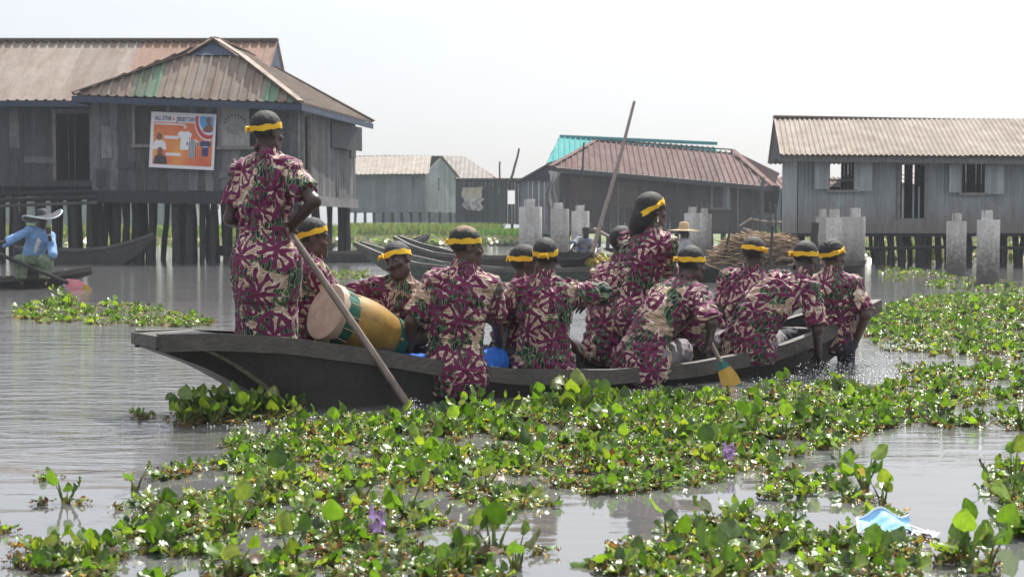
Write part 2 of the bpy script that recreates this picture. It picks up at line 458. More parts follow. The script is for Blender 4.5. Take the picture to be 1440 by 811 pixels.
mb = MB(); mb.beam((a0.x - .05, YA - .06, 1.88), (a1.x + .08, YA - .06, 1.80), .1, .34, (.9, .9, .95)); mb.build('floor_beam', DARKWOOD, hA)
dv = (a2 - a1).normalized(); nv = Vector((dv.y, -dv.x))
mb = MB(); mb.beam((a1.x + nv.x * .06, a1.y, 1.79), (a2.x + nv.x * .06, a2.y, 1.78), .08, .3, (1.7, 1.6, 1.55)); mb.build('floor_beam', GREYWOOD, hA, label='pale board along the foot of the side wall')
for wv, nm in ((w1, 'window_frame'), ((w2[0], w3[1], w2[2], w2[3]), 'window_frame')):
    mb = MB(); frame(mb, a0.x + wv[0], a0.x + wv[1], wv[2], wv[3], YA - .035, .09, .05); mb.build(nm, FRAMEW, hA)
mb = MB(); mb.box((a0.x + (w1[0] + w1[1]) / 2, YA + .05, (w1[2] + w1[3]) / 2), (w1[1] - w1[0], .02, w1[3] - w1[2]), (.55, .45, .4)); mb.build('window_board', GREYWOOD, hA)
# sack cloth in the second window
CLOTH = pm('sack_cloth', (.30, .29, .28), .9, .2, 8, (1, 1, 1), .3, (.2, .19, .185), .5, 3)
mb = MB(); nx = 9
vs = []; fs = []
for j in range(9):
    for i in range(nx):
        vs.append((a0.x + w2[0] + (w2[1] - w2[0]) * i / (nx - 1), YA - .02 - .02 * math.sin(i * 1.3 + j * .5), w2[2] + (w2[3] - w2[2] + .1) * j / 8))
for j in range(8):
    for i in range(nx - 1): fs.append((j * nx + i, j * nx + i + 1, j * nx + nx + i + 1, j * nx + nx + i))
mb.add(vs, fs); sack = mb.build('window_cloth', CLOTH, hA, True)
INK = pm('faded_ink', (.10, .10, .11), .9, .3, 9)
mb = MB(); cx, cz = a0.x + (w2[0] + w2[1]) / 2, (w2[2] + w2[3]) / 2 - .1
for k in range(9):
    a = PI * (.1 + .8 * k / 8); mb.box((cx + .3 * math.cos(a), YA - .05, cz + .1 + .3 * math.sin(a)), (.045, .004, .06), rot=Matrix.Rotation(PI / 2 - a, 3, 'Y'))
for k in range(16):
    a = 2 * PI * k / 16; mb.box((cx + .2 * math.cos(a), YA - .05, cz + .14 * math.sin(a)), (.055, .004, .014), rot=Matrix.Rotation(PI / 2 - a, 3, 'Y'))
for k in range(4): mb.box((cx - .09 + .06 * k, YA - .05, cz - .04 + .03 * (k % 3)), (.012, .004, .13), rot=Matrix.Rotation(.4 * k - .5, 3, 'Y'))
sub('printed_mark', mb.mesh('printed_mark', INK), sack)
# side wall: tall slot frame, shutter flap, board patch
def onright(u, z, off=.05): return Vector((a1.x + dv.x * u + nv.x * off, a1.y + dv.y * u + nv.y * off, z))
mb = MB()
for u in (r1[0] - .06, r1[1] + .06): mb.beam(onright(u, r1[2]), onright(u, r1[3]), .1, .05, (1.2, 1.2, 1.2))
mb.beam(onright(r1[0] - .1, r1[3] + .05), onright(r1[1] + .1, r1[3] + .05), .05, .1, (1.2, 1.2, 1.2)); mb.build('door_frame', FRAMEW, hA)
mb = MB(); mb.hexa([onright(r2[0], r2[2], .03), onright(r2[1], r2[2], .45), onright(r2[1], r2[2], .48), onright(r2[0], r2[2], .06),
                    onright(r2[0], r2[3], .03), onright(r2[1], r2[3], .45), onright(r2[1], r2[3], .48), onright(r2[0], r2[3], .06)], (.5, .5, .55)); mb.build('shutter', GREYWOOD, hA)
u5, q5 = wy(491, 175); u6, q6 = wy(498, 222)
mb = MB(); mb.beam(onright((u5 + u6) / 2, q6.z), onright((u5 + u6) / 2, q5.z), u6 - u5, .03, (1.3, 1.3, 1.3), up=(dv.y, -dv.x, 0)); mb.build('board', GREYWOOD, hA)
for k, (px, py, w_, h_, an, g) in enumerate(((150, 200, .30, .9, .0, 1.9), (178, 232, .5, .22, .05, .55), (385, 235, .3, .8, .02, 1.6), (330, 245, .9, .2, -.03, 1.3), (142, 250, .25, .5, .0, .5), (398, 185, .22, 1.1, .0, .6))):
    q = at(px, py, YA - .03); mb = MB(); mb.box(q, (w_, .03, h_), (g, g, g * 1.02), rot=Matrix.Rotation(an, 3, 'Y')); mb.build('patch_board', GREYWOOD, hA)
for k, (px, py, w_, h_, an, g) in enumerate(((20, 180, .3, 1.2, .0, 1.7), (55, 225, .9, .2, .04, 1.4), (62, 165, .25, .8, .0, .5))):
    q = at(px, py, YB - .03); mb = MB(); mb.box(q, (w_, .03, h_), (g, g, g), rot=Matrix.Rotation(an, 3, 'Y')); mb.build('patch_board', GREYWOOD, hB)
# roof: four slopes and a small blue gable at the front
eF = 41.4; zE = 4.62
EL, ER = Vector((X(104, eF), eF, Z(132, eF))), Vector((X(424, eF), eF, Z(144, eF)))
BR = at(524, 172, 50.4); BL = Vector((EL.x + .9, 50.4, BR.z + .15))
RF = at(302, 56, 43.4); RB = Vector((RF.x + .3, 46.6, RF.z - .02))
GL, GR = at(262, 78, 42.75), at(338, 78, 42.75)     # foot of the gablet on the front slope
def greencol(x, k):
    r = random.Random(int(k) * 3 + 1).random(); g = .88 + .22 * random.Random(int(k // 4)).random()
    green = (1.7 < x < 2.75) or (5.2 < x < 6.4)
    t = (.42, .92, .72) if green and r > .12 else (1, .98, .94) if r > .25 else (.8, .75, .7)
    return tuple(c * g for c in t)
def slope(mb, A, Bp, C, Dp, pitch=.26, amp=.024, colf=None, segs=5):
    """sheet over the quad eave A-Bp, top C (above Bp) - Dp (above A)"""
    u = (Bp - A); Lu = u.length; u = u / Lu
    n = u.cross(((C + Dp) / 2 - A)).normalized()
    if n.z < 0: n = -n
    v = n.cross(u)
    loc = lambda P: ((P - A).dot(u), (P - A).dot(v))
    c, d = loc(C), loc(Dp)
    def top(x):
        if d[0] > 0 and x < d[0]: return d[1] * max(x, 0) / d[0]
        if x > c[0]: return c[1] * max(0, (Lu - x)) / max(1e-3, Lu - c[0])
        if c[0] - d[0] < 1e-3: return c[1]
        return d[1] + (c[1] - d[1]) * (x - d[0]) / (c[0] - d[0])
    corr(mb, A, u, v, n, 0, Lu, lambda x: top(x) + .001, lambda x: min(top(x), .05 * random.Random(int(x / .8) + 3).random() - .02), pitch, amp, colf, 'trap', segs)
mb = MB()
slope(mb, EL, ER, GR, GL, colf=greencol)
RG = Vector((RF.x, RF.y - .15, RF.z))
slope(mb, ER, BR, RB, RG, colf=lambda x, k: (lambda g: (g, g * .97, g * .88))(.8 + .25 * random.Random(k).random()))
slope(mb, BR, BL, RB + Vector((.02, 0, 0)), RB - Vector((.02, 0, 0)))
slope(mb, BL, EL, RG, RB)
mb.build('roof', SHEETTAN, hA, True)
mb = MB()
for A, Bp in ((ER, GR), (GR, RG), (EL, GL), (GL, RG), (BR, RB), (RG, RB)):
    mb.beam(A + Vector((0, 0, .04)), Bp + Vector((0, 0, .05)), .26, .035, (.72, .6, .52))
mb.build('ridge_cap', SHEETTAN, hA)
mb = MB(); mb.poly([GL + Vector((.15, -.03, 0)), GR + Vector((-.15, -.03, 0)), RG + Vector((0, -.03, -.1))], .03, (0, -1, 0)); mb.build('gable', BLUEPAINT, hA)
dz = Vector((0, 0, -.14))
mb = MB(); mb.beam(EL + dz, ER + dz, .05, .17); mb.beam(ER + dz, BR + dz, .05, .17); mb.beam(EL + dz, BL + dz, .05, .17); mb.build('fascia', BLUEPAINT, hA)
for px, yy in ((138, 0), (150, .2), (163, 0), (178, .1), (190, .3), (214, 0), (246, -.1), (257, .3), (267, 0), (286, .1), (301, 0), (318, .2), (338, 0), (352, .2), (371, 0), (392, .1), (412, 0)):
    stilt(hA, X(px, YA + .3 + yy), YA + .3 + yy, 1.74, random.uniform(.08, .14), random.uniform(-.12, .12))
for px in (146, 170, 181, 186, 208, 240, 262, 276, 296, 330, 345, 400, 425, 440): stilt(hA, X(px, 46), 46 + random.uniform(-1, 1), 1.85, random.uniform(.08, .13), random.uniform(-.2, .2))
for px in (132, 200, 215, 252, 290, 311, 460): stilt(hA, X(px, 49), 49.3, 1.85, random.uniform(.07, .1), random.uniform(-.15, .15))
for px in (479, 489): stilt(hA, X(px, 49.6), 49.6, 1.7, .12, random.uniform(-.03, .03))
stilt(hA, X(446, 45), 45, 1.75, .08, .1); stilt(hA, X(466, 47), 47, 1.75, .05, -.08)

# ---- landing platform of poles in front of the long house
pl = empty('landing_platform', (X(60, 42.6), 42.6, 0), 0, 'rickety platform of dark poles and planks under the doorway at far left', 'platform')
mb = MB()
for k in range(9):
    y = 41.6 + k * .3
    mb.beam((X(-90, y), y, 1.93 + .03 * random.random()), (X(128 + random.uniform(-12, 14), y), y, 2.0 + .1 * random.random()), .24, .05, (lambda g: (g, g, g))(random.uniform(.7, 1.6)))
mb.build('deck', DARKWOOD, pl)
for z, w_ in ((1.78, .13), (1.62, .09)):
    mb = MB(); mb.tube([(X(-90, 41.7), 41.7, z - .1), (X(20, 41.7), 41.7, z), (X(138, 41.7), 41.6, z + .08)], w_ / 2, 8); mb.build('rail', GREYWOOD if z < 1.7 else DARKWOOD, pl, True)
for px in (-30, 22, 62, 103, 127): stilt(pl, X(px, 41.75), 41.75, 1.9, .08, random.uniform(-.1, .1), DARKWOOD)

# ---- the banner
bn = empty('banner', at(256, 198, 41.9), 0, 'orange banner with white border showing football jerseys, on the plank wall', 'banner')
TL, TR, BRc, BLc = at(213, 157, 41.86), at(304.5, 161, 41.86), at(300.5, 239.5, 41.86), at(209.5, 235, 41.86)
def bp(u, v, d=0):   # banner coordinates, u right, v down, 0..1
    p = TL.lerp(TR, u).lerp(BLc.lerp(BRc, u), v); p.y -= d; return p
def flat(name, rgb, rough=.5): return pm(name, rgb, rough, .06, 20, (1, 1, 1), 0)
WHITEV = flat('banner_white', (.68, .67, .70)); NAVY = flat('banner_navy', (.02, .03, .12))
def bpoly(mb, pts, d, th=.003): mb.poly([bp(u, v, d) for u, v in pts], th, (0, -1, 0))
def brect(mb, u0, v0, u1, v1, d, th=.003): bpoly(mb, [(u0, v1), (u1, v1), (u1, v0), (u0, v0)], d, th)
mb = MB(); brect(mb, 0, 0, 1, 1, 0, .008); mb.build('sheet', WHITEV, bn)
m, nt, b = newmat('banner_orange')
tcn = nt.new('ShaderNodeTexCoord').outputs['Object']
nz = nt.noise(tcn, 1.3, 3, .5)
nt.put(b.inputs['Base Color'], nt.ramp(nz, [(.3, (.52, .06, .03)), (.5, (.62, .15, .035)), (.68, (.70, .36, .06))])); b.inputs['Roughness'].default_value = .45
mb = MB(); brect(mb, .05, .18, .96, .94, .011); mb.build('printed_ground', m, bn)
mb = MB(); brect(mb, .05, .055, .70, .165, .011); mb.build('heading_strip', WHITEV, bn)
RED = flat('banner_red', (.45, .03, .05)); SKYB = flat('banner_blue', (.06, .30, .62)); SKIN1 = flat('banner_brown', (.20, .07, .04)); MAROON = flat('banner_maroon', (.25, .02, .03))
def disc(cu, cv, ru, rv, n=28, a0=0, a1=2 * PI): return [(cu + ru * math.cos(a0 + (a1 - a0) * i / n), cv + rv * math.sin(a0 + (a1 - a0) * i / n)) for i in range(n + (a1 - a0 < 6.2))]
def clipd(pts): return [(min(u, .96), max(v, .05)) for u, v in pts]
mb = MB(); bpoly(mb, clipd(disc(.89, .12, .22, .36)), .015); mb.build('badge_border', WHITEV, bn)
mb = MB(); bpoly(mb, clipd(disc(.89, .12, .205, .335)), .019); mb.build('badge_ring', RED, bn)
mb = MB(); bpoly(mb, clipd(disc(.90, .11, .17, .27)), .023); mb.build('badge_border', WHITEV, bn)
mb = MB(); bpoly(mb, clipd(disc(.905, .10, .155, .24)), .027); mb.build('badge_field', SKYB, bn)
mb = MB(); bpoly(mb, disc(.885, .12, .035, .065), .031); bpoly(mb, clipd([(.80, .31), (.84, .22), (.90, .17), (.95, .21), (.96, .29), (.9, .335), (.86, .335)]), .031); mb.build('portrait', SKIN1, bn)
def jersey(cu, cv, w_, h_, d, mat, nm='printed_jersey'):
    o = [(-.5, -.36), (-.2, -.5), (-.1, -.45), (.1, -.45), (.2, -.5), (.5, -.36), (.42, -.1), (.28, -.16), (.28, .5), (-.28, .5), (-.28, -.16), (-.42, -.1)]
    mb = MB(); bpoly(mb, [(cu + x * w_, cv + y * h_) for x, y in o[::-1]], d); return mb.build(nm, mat, bn)
jersey(.53, .49, .22, .34, .015, flat('jersey_white', (.70, .70, .74)))
jersey(.655, .63, .20, .34, .019, WHITEV)
mb = MB()
for k in range(5): brect(mb, .607 + .023 * k, .50 if k in (0, 4) else .475, .619 + .023 * k, .80, .023)
brect(mb, .565, .52, .585, .58, .023); brect(mb, .725, .52, .745, .58, .023)
mb.build('jersey_stripe', flat('stripe_dark', (.02, .025, .05)), bn)
jersey(.855, .62, .18, .28, .019, NAVY)
mb = MB(); brect(mb, .82, .585, .89, .6, .023); mb.build('jersey_chest_line', WHITEV, bn)
mb = MB(); brect(mb, .22, .42, .44, .475, .015); mb.build('name_strip', WHITEV, bn)
mb = MB(); brect(mb, .25, .725, .48, .775, .015); mb.build('name_strip', WHITEV, bn)
mb = MB(); brect(mb, .06, .20, .53, .225, .015); mb.build('sub_heading_strip', WHITEV, bn)
for cu, cv, mt in ((.14, .44, WHITEV), (.16, .70, flat('shirt_black', (.03, .03, .035)))):
    mb = MB(); bpoly(mb, disc(cu, cv, .045, .07), .019); mb.build('portrait', SKIN1, bn)
    mb = MB(); bpoly(mb, [(cu - .09, cv + .23), (cu + .12, cv + .23), (cu + .10, cv + .11), (cu + .03, cv + .06), (cu - .04, cv + .06), (cu - .08, cv + .12)], .017); mb.build('portrait_shirt', mt, bn)
def btext(s_, u, v, h_, mat, d, wfit=None, nm='lettering'):
    cu = bpy.data.curves.new(nm, 'FONT'); cu.body = s_; cu.size = 1; cu.extrude = .002; cu.offset = .03
    ob = bpy.data.objects.new(nm, cu); COL.objects.link(ob)
    dg = bpy.context.evaluated_depsgraph_get(); me = bpy.data.meshes.new_from_object(ob.evaluated_get(dg))
    COL.objects.unlink(ob); bpy.data.objects.remove(ob)
    n = len(me.vertices); c = np.zeros(n * 3, np.float32); me.vertices.foreach_get('co', c); c = c.reshape(-1, 3)
    W = c[:, 0].max() - c[:, 0].min(); c[:, 0] -= c[:, 0].min(); Hh = max(c[:, 1].max(), .5)
    du = (wfit / W) if wfit else h_ * .9
    pts = [bp(u + x * du, v - y / Hh * h_, d + z) for x, y, z in c]
    me.vertices.foreach_set('co', np.array(pts, np.float32).ravel())
    a = me.color_attributes.new('Col', 'FLOAT_COLOR', 'POINT'); a.data.foreach_set('color', np.ones(n * 4, np.float32))
    me.materials.clear(); me.materials.append(mat); me.update()
    return link(nm, me, bn)
btext('ALL STAR', .06, .145, .075, NAVY, .017, .26); btext('JERSEY DAY', .39, .15, .075, NAVY, .017, .30)
mb = MB(); bpoly(mb, [(.335, .12), (.35, .09), (.365, .12), (.35, .145)][::-1], .016); mb.build('heading_mark', RED, bn)
mb = MB()
for k in range(5):
    a = -PI / 2 + k * 2 * PI / 5
    bpoly(mb, [(.53 + .035 * math.cos(a), .255 + .04 * math.sin(a)), (.53 + .014 * math.cos(a + .63), .255 + .017 * math.sin(a + .63)), (.53, .255), (.53 + .014 * math.cos(a - .63), .255 + .017 * math.sin(a - .63))][::-1], .015)
mb.build('printed_star', WHITEV, bn)

# ---- right hand house of grey sheet metal
YJ = 38.8
jx0, jx1 = X(1122, YJ), X(1560, YJ); jb = Vector((X(1100, 43.6), 43.6)); zJ0, zJ1 = Z(328, YJ), Z(221, YJ)
hJ = house('grey corrugated metal stilt house with open shutters and a tan roof, at right', (X(1300, YJ), YJ, 0))
jw1 = hw(1166, 1201, 229, 267, YJ, jx0); jd = hw(1265, 1299, 232, 307, YJ, jx0); jw2 = hw(1351, 1385, 231, 271, YJ, jx0)
mb = MB(); wall(mb, (jx0, YJ), (jx1, YJ), zJ0, zJ1, [jw1, jd, jw2], 'corr', .105, seed=4, amp=.014); mb.build('wall', WALLSHEET, hJ, True)
mb = MB(); wall(mb, (jb.x, jb.y), (jx0 - .02, YJ + .02), zJ0, zJ1 + .2, [], 'corr', .15, seed=9, amp=.014); mb.build('wall', WALLSHEET, hJ, True)
# the rear wall: loose upright poles and a gap that shows the sky
u1, u2 = X(1165, 43.6) - jb.x, X(1182, 43.6) - jb.x
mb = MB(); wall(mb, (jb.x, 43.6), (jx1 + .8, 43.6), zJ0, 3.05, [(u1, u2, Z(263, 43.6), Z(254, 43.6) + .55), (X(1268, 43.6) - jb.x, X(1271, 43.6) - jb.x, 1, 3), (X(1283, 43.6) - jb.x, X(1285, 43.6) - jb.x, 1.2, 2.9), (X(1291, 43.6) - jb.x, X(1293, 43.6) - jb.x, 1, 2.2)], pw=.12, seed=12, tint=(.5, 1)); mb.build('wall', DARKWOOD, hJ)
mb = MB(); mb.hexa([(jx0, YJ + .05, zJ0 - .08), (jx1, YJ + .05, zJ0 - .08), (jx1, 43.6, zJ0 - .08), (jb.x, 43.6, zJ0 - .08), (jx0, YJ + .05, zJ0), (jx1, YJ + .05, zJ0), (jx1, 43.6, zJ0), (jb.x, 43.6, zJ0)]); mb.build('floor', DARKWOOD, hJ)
SHUT = pm('shutter_grey', (.36, .39, .40), .75, .2, 6, (3, 3, .6), .3, (.25, .26, .26), .4, 2)
for (px0, px1, py0, py1, hx) in ((1143, 1166, 226, 266, 0), (1200, 1223, 227, 269, 1), (1330, 1351, 231, 271, 0), (1384, 1407, 232, 273, 1)):
    A, C = at(px0, py1, YJ), at(px1, py0, YJ)
    yo = (.28, .05) if hx == 0 else (.05, .28)
    mb = MB(); n_ = 3
    for k in range(n_):
        xa, xb = A.x + (C.x - A.x) * (k + .02) / n_, A.x + (C.x - A.x) * (k + .98) / n_
        ya = YJ - (yo[0] + (yo[1] - yo[0]) * k / n_); yb = YJ - (yo[0] + (yo[1] - yo[0]) * (k + 1) / n_)
        mb.hexa([(xa, ya, A.z), (xb, yb, A.z), (xb, yb + .025, A.z), (xa, ya + .025, A.z), (xa, ya, C.z), (xb, yb, C.z), (xb, yb + .025, C.z), (xa, ya + .025, C.z)], (lambda g: (g, g, g))(random.uniform(.85, 1.1)))
    mb.build('shutter', SHUT, hJ)
for wv in (jw1, jw2):
    mb = MB(); frame(mb, jx0 + wv[0], jx0 + wv[1], wv[2], wv[3], YJ - .03, .07, .05, True, (1.2, 1.25, 1.3)); mb.build('window_frame', FRAMEW, hJ)
mb = MB(); mb.box((jx0 + (jw1[0] + jw1[1]) / 2 - .05, YJ + .04, (jw1[2] + jw1[3]) / 2 - .1), (jw1[1] - jw1[0], .03, .05), (.6, .6, .6)); mb.build('window_bar', FRAMEW, hJ)
mb = MB(); frame(mb, jx0 + jd[0], jx0 + jd[1], jd[2], jd[3], YJ - .03, .08, .05, False, (1.1, 1.15, 1.2)); mb.build('door_frame', FRAMEW, hJ)
eJ = Z(217, 38.1); rJ = Z(165, 41.2); shj = (jb.x - jx0) / (43.6 - YJ) * 1.25; sl = Vector((shj * 3.1, 3.1, rJ - eJ)); L = sl.length
def jcol(x, k):
    g = .9 + .2 * random.Random(int(k // 6) + 40).random(); return (g, g * .98, g * .93) if int(k // 6) % 5 else (g * 1.05, g * 1.04, g)
mb = MB(); x0 = X(1096, 38.1)
corr(mb, (x0, 38.1, eJ), (1, 0, 0), sl / L, (0, -sl.z / L, sl.y / L), 0, jx1 - x0 + .5, lambda x: L - .02 * x, lambda x: -.015 * x + .05 * random.Random(int(x / .8) + 9).random() - .03, .135, .02, jcol, 'sin', 4)
corr(mb, (x0 + shj * 6.2, 44.3, eJ), (1, 0, 0), Vector((-sl.x, -sl.y, sl.z)) / L, (0, sl.z / L, sl.y / L), 0, jx1 - x0 + .5, lambda x: L - .02 * x, lambda x: 0, .135, .02, jcol, 'sin', 2)
mb.build('roof', pm('tan_wavy_sheet', (.175, .145, .118), .72, .14, 2.2, (1, 1, 1), .08, (.16, .10, .07), .6, 1.0, spec=.3, contrast=(.45, .75), dstretch=(3.2, .45, .45)), hJ, True)
mb = MB(); mb.beam((x0 + shj * 3.1, 41.2, rJ + .02), (jx1 + .4, 41.2, rJ - .14), .3, .05, (.8, .75, .7)); mb.build('ridge_cap', SHEETTAN, hJ)
mb = MB(); mb.poly([(x0 + .12, 38.3, eJ - .02), (x0 + .12 + shj * 5.8, 44.1, eJ - .02), (x0 + .12 + shj * 2.9, 41.2, rJ - .06)], .04, (-1, 0, 0)); mb.build('gable', DARKWOOD, hJ)
mb = MB(); mb.beam((x0, 38.3, eJ - .1), (jx1 + .4, 38.3, eJ - .22), .05, .13, (1.1, 1.15, 1.25)); mb.build('fascia', FRAMEW, hJ)
for px in (1106, 1118, 1130, 1148, 1234, 1238, 1252, 1263, 1277, 1289, 1299, 1311, 1322, 1345, 1362, 1398, 1414, 1430, 1452):
    stilt(hJ, X(px, YJ + .3), YJ + .3 + random.uniform(-.2, .3), zJ0 - .08, random.uniform(.06, .11), random.uniform(-.14, .14))
for px in (1120, 1160, 1180, 1228, 1258, 1270, 1282, 1310, 1335, 1370, 1390, 1420, 1445): stilt(hJ, X(px, 42), 42.4, zJ0 - .08, random.uniform(.05, .1), random.uniform(-.2, .2))
mb = MB(); mb.tube([(X(1128, YJ - .1), YJ - .05, .42), (X(1330, YJ), YJ - .02, .50), (X(1480, YJ), YJ - .05, .46)], .045, 8); mb.build('brace_pole', STILT, hJ, True)

# ---- rust-red roofed house in the middle
YH = 68.0
hx0, hx1 = X(787, YH), X(1066, YH)
hH = house('dark plank house with a rust red corrugated hip roof', (X(925, YH), YH, 0))
zH0 = .75
hd = hw(870, 896, 250, 312, YH, hx0); hwn = hw(1002, 1024, 263, 292, YH, hx0); hd2 = hw(803, 832, 250, 300, YH, hx0)
mb = MB(); wall(mb, (hx0, YH), (hx1, YH), zH0, Z(243, YH), [hwn], pw=.3, seed=21, ztop=lambda x: Z(243, YH) - x * .07, tint=(.75, 1.3)); mb.build('wall', BROWNWOOD, hH)
mb = MB(); wall(mb, (hx1, YH + .05), (X(1092, YH + 5), YH + 5), zH0, Z(262, YH), [], pw=.3, seed=22, tint=(.6, 1)); mb.build('wall', BROWNWOOD, hH); mb = MB(); wall(mb, (X(772, 74), 74), (hx0, YH + .05), zH0, Z(245, YH), [], pw=.3, seed=23, tint=(.6, 1)); mb.build('wall', BROWNWOOD, hH)
for d_, c_ in ((hd, (1.3, 1.05, .85)), (hd2, (1.2, .9, .7))):
    mb = MB(); mb.box((hx0 + (d_[0] + d_[1]) / 2, YH - .05, (d_[2] + d_[3]) / 2 + .3), (d_[1] - d_[0], .03, (d_[3] - d_[2]) * .65), (c_[0] * 1.5, c_[1] * 1.5, c_[2] * 1.5)); mb.build('door_panel', BROWNWOOD, hH)
mb = MB(); frame(mb, hx0 + hwn[0], hx0 + hwn[1], hwn[2], hwn[3], YH - .05, .1, .06); mb.build('window_frame', FRAMEW, hH)
mb = MB(); mb.box((hx0 + (hwn[0] + hwn[1]) / 2 - .1, YH + .06, (hwn[2] + hwn[3]) / 2), (hwn[1] - hwn[0] - .25, .02, hwn[3] - hwn[2]), (1.6, 1.6, 1.7)); mb.build('window_board', BROWNWOOD, hH)
A, Bp = at(774, 235, YH - .6), at(1088, 263, YH - .6); C, Dp = at(1030, 212, 72.5), at(838, 199, 72.5)
BRr = at(1096, 244, 77); C2 = C
mb = MB()
slope(mb, A, Bp, C, Dp, .27, .035, lambda x, k: (lambda g: (g, g, g))(.8 + .5 * random.Random(int(k // 3) + 5).random()), 5)
slope(mb, Bp, BRr, C + Vector((.03, 0.1, 0)), C - Vector((.03, .1, 0)), .27, .03, lambda x, k: (.7, .7, .75))
mb.build('roof', SHEETRUST, hH, True)
mb = MB(); mb.beam(C + Vector((0, 0, .05)), Dp + Vector((0, 0, .05)), .3, .05, (1.5, 1.5, 1.5)); mb.beam(Bp + Vector((0, 0, .05)), C + Vector((0, 0, .05)), .26, .05, (1.4, 1.4, 1.4)); mb.beam(A + Vector((0, 0, .05)), Dp + Vector((0, 0, .05)), .26, .05, (1.2, 1.2, 1.2)); mb.build('ridge_cap', SHEETRUST, hH)
mb = MB(); mb.beam(A + Vector((0, .05, -.1)), Bp + Vector((0, .05, -.1)), .06, .2); mb.build('fascia', BROWNWOOD, hH)
mb = MB(); mb.box(at(1083, 280, 69), (.75, .08, 1.3), rot=Matrix.Rotation(.12, 3, 'Y')); mb.build('hanging_panel', BLACKIN, hH)
mb = MB(); mb.hexa([(hx0, YH, zH0 - .1), (hx1, YH, zH0 - .1), (hx1, 74, zH0 - .1), (hx0, 74, zH0 - .1), (hx0, YH, zH0), (hx1, YH, zH0), (hx1, 74, zH0), (hx0, 74, zH0)]); mb.build('floor', DARKWOOD, hH)
for px in range(792, 1070, 16): stilt(hH, X(px, YH + .3), YH + .3, zH0 - .1, .1, random.uniform(-.1, .1))
TARP = pm('grey_tarp', (.36, .35, .34), .8, .3, 3, (2, 2, .6), .3)
def drape(name, mat, quad, n=9, mrow=9, amp=.12, parent=None, f=4.0):
    mb = MB(); P = [Vector(q) for q in quad]; vs = []; fs = []
    for j in range(mrow):
        for i in range(n):
            p = P[0].lerp(P[1], i / (n - 1)).lerp(P[3].lerp(P[2], i / (n - 1)), j / (mrow - 1))
            p.y -= amp * math.sin(i / (n - 1) * f * PI + j * .4) * (.3 + j / mrow) ; p.x += amp * .6 * math.sin(j * .9 + i * .3)
            vs.append(p)
    for j in range(mrow - 1):
        for i in range(n - 1): fs.append((j * n + i, j * n + i + 1, j * n + n + i + 1, j * n + n + i))
    mb.add(vs, fs); return mb.build(name, mat, parent, True)
drape('hanging_cloth', TARP, [at(771, 240, 67.3), at(786, 243, 67.3), at(778, 300, 67.3), at(769, 298, 67.3)], parent=hH, amp=.2)

# ---- turquoise roofed house behind it
hG = house('house with a bright turquoise metal roof rising behind the rust red roof', (X(880, 80), 80, 0))
A, Bp, C, Dp = at(764, 240, 78), at(1040, 262, 78), at(1008, 204, 83.5), at(787, 194, 83.5)
mb = MB(); slope(mb, A, Bp, C, Dp, .3, .03, lambda x, k: (1, 1, 1), 3)
slope(mb, Vector((Bp.x, 89, Bp.z)), Vector((A.x, 89, A.z)), Dp + Vector((0, .05, 0)), C + Vector((0, .05, 0)), .3, .03); mb.build('roof', SHEETTEAL, hG, True)
mb = MB(); mb.beam(C + Vector((0, 0, .08)), Dp + Vector((0, 0, .08)), .5, .16, (.8, .9, .95)); mb.build('ridge_cap', SHEETTEAL, hG)
mb = MB(); mb.beam(Dp + Vector((.3, -.5, -.32)), C + Vector((-2, -.5, -.3)), .25, .25, (1, 1, 1)); mb.build('eave_board', BROWNWOOD, hG)
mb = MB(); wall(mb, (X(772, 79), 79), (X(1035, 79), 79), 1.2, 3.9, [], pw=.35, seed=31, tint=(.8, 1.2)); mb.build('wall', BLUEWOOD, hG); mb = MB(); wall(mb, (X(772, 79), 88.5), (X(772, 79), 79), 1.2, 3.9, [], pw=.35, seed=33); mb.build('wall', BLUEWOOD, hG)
for px in range(776, 1036, 22): stilt(hG, X(px, 79.3), 79.3, 1.2, .1, .05)

# ---- blue-grey shed with a dark gable, left of the red roof
hF = house('blue grey plank shed with a dark lean-to gable, left of the turquoise roof', (X(752, 76), 76, 0))
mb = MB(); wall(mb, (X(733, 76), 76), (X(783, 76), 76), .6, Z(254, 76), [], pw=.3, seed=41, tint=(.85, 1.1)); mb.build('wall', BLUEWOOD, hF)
mb = MB(); wall(mb, (X(733, 76) - .02, 82), (X(733, 76) - .02, 76), .6, Z(254, 76), [], pw=.3, seed=42, tint=(.7, 1)); mb.build('wall', BLUEWOOD, hF)
mb = MB(); mb.poly([at(728, 254.5, 75.9), at(785, 254.5, 75.9), at(785, 224, 75.9), at(774, 229, 75.9)], .06, (0, 1, 0)); mb.build('gable', DARKWOOD, hF)
mb = MB(); mb.hexa([at(726, 256, 75.6), at(776, 228, 75.6), at(776, 228, 75.6) + Vector((0, 6, 0)), at(726, 256, 75.6) + Vector((0, 6, 0)), at(726, 254.5, 75.6), at(776, 226.5, 75.6), at(776, 226.5, 75.6) + Vector((0, 6, 0)), at(726, 254.5, 75.6) + Vector((0, 6, 0))], (.5, .45, .42)); mb.build('roof', SHEETGREY, hF)
for px in (738, 752, 768, 780): stilt(hF, X(px, 76.3), 76.3, .6, .09)

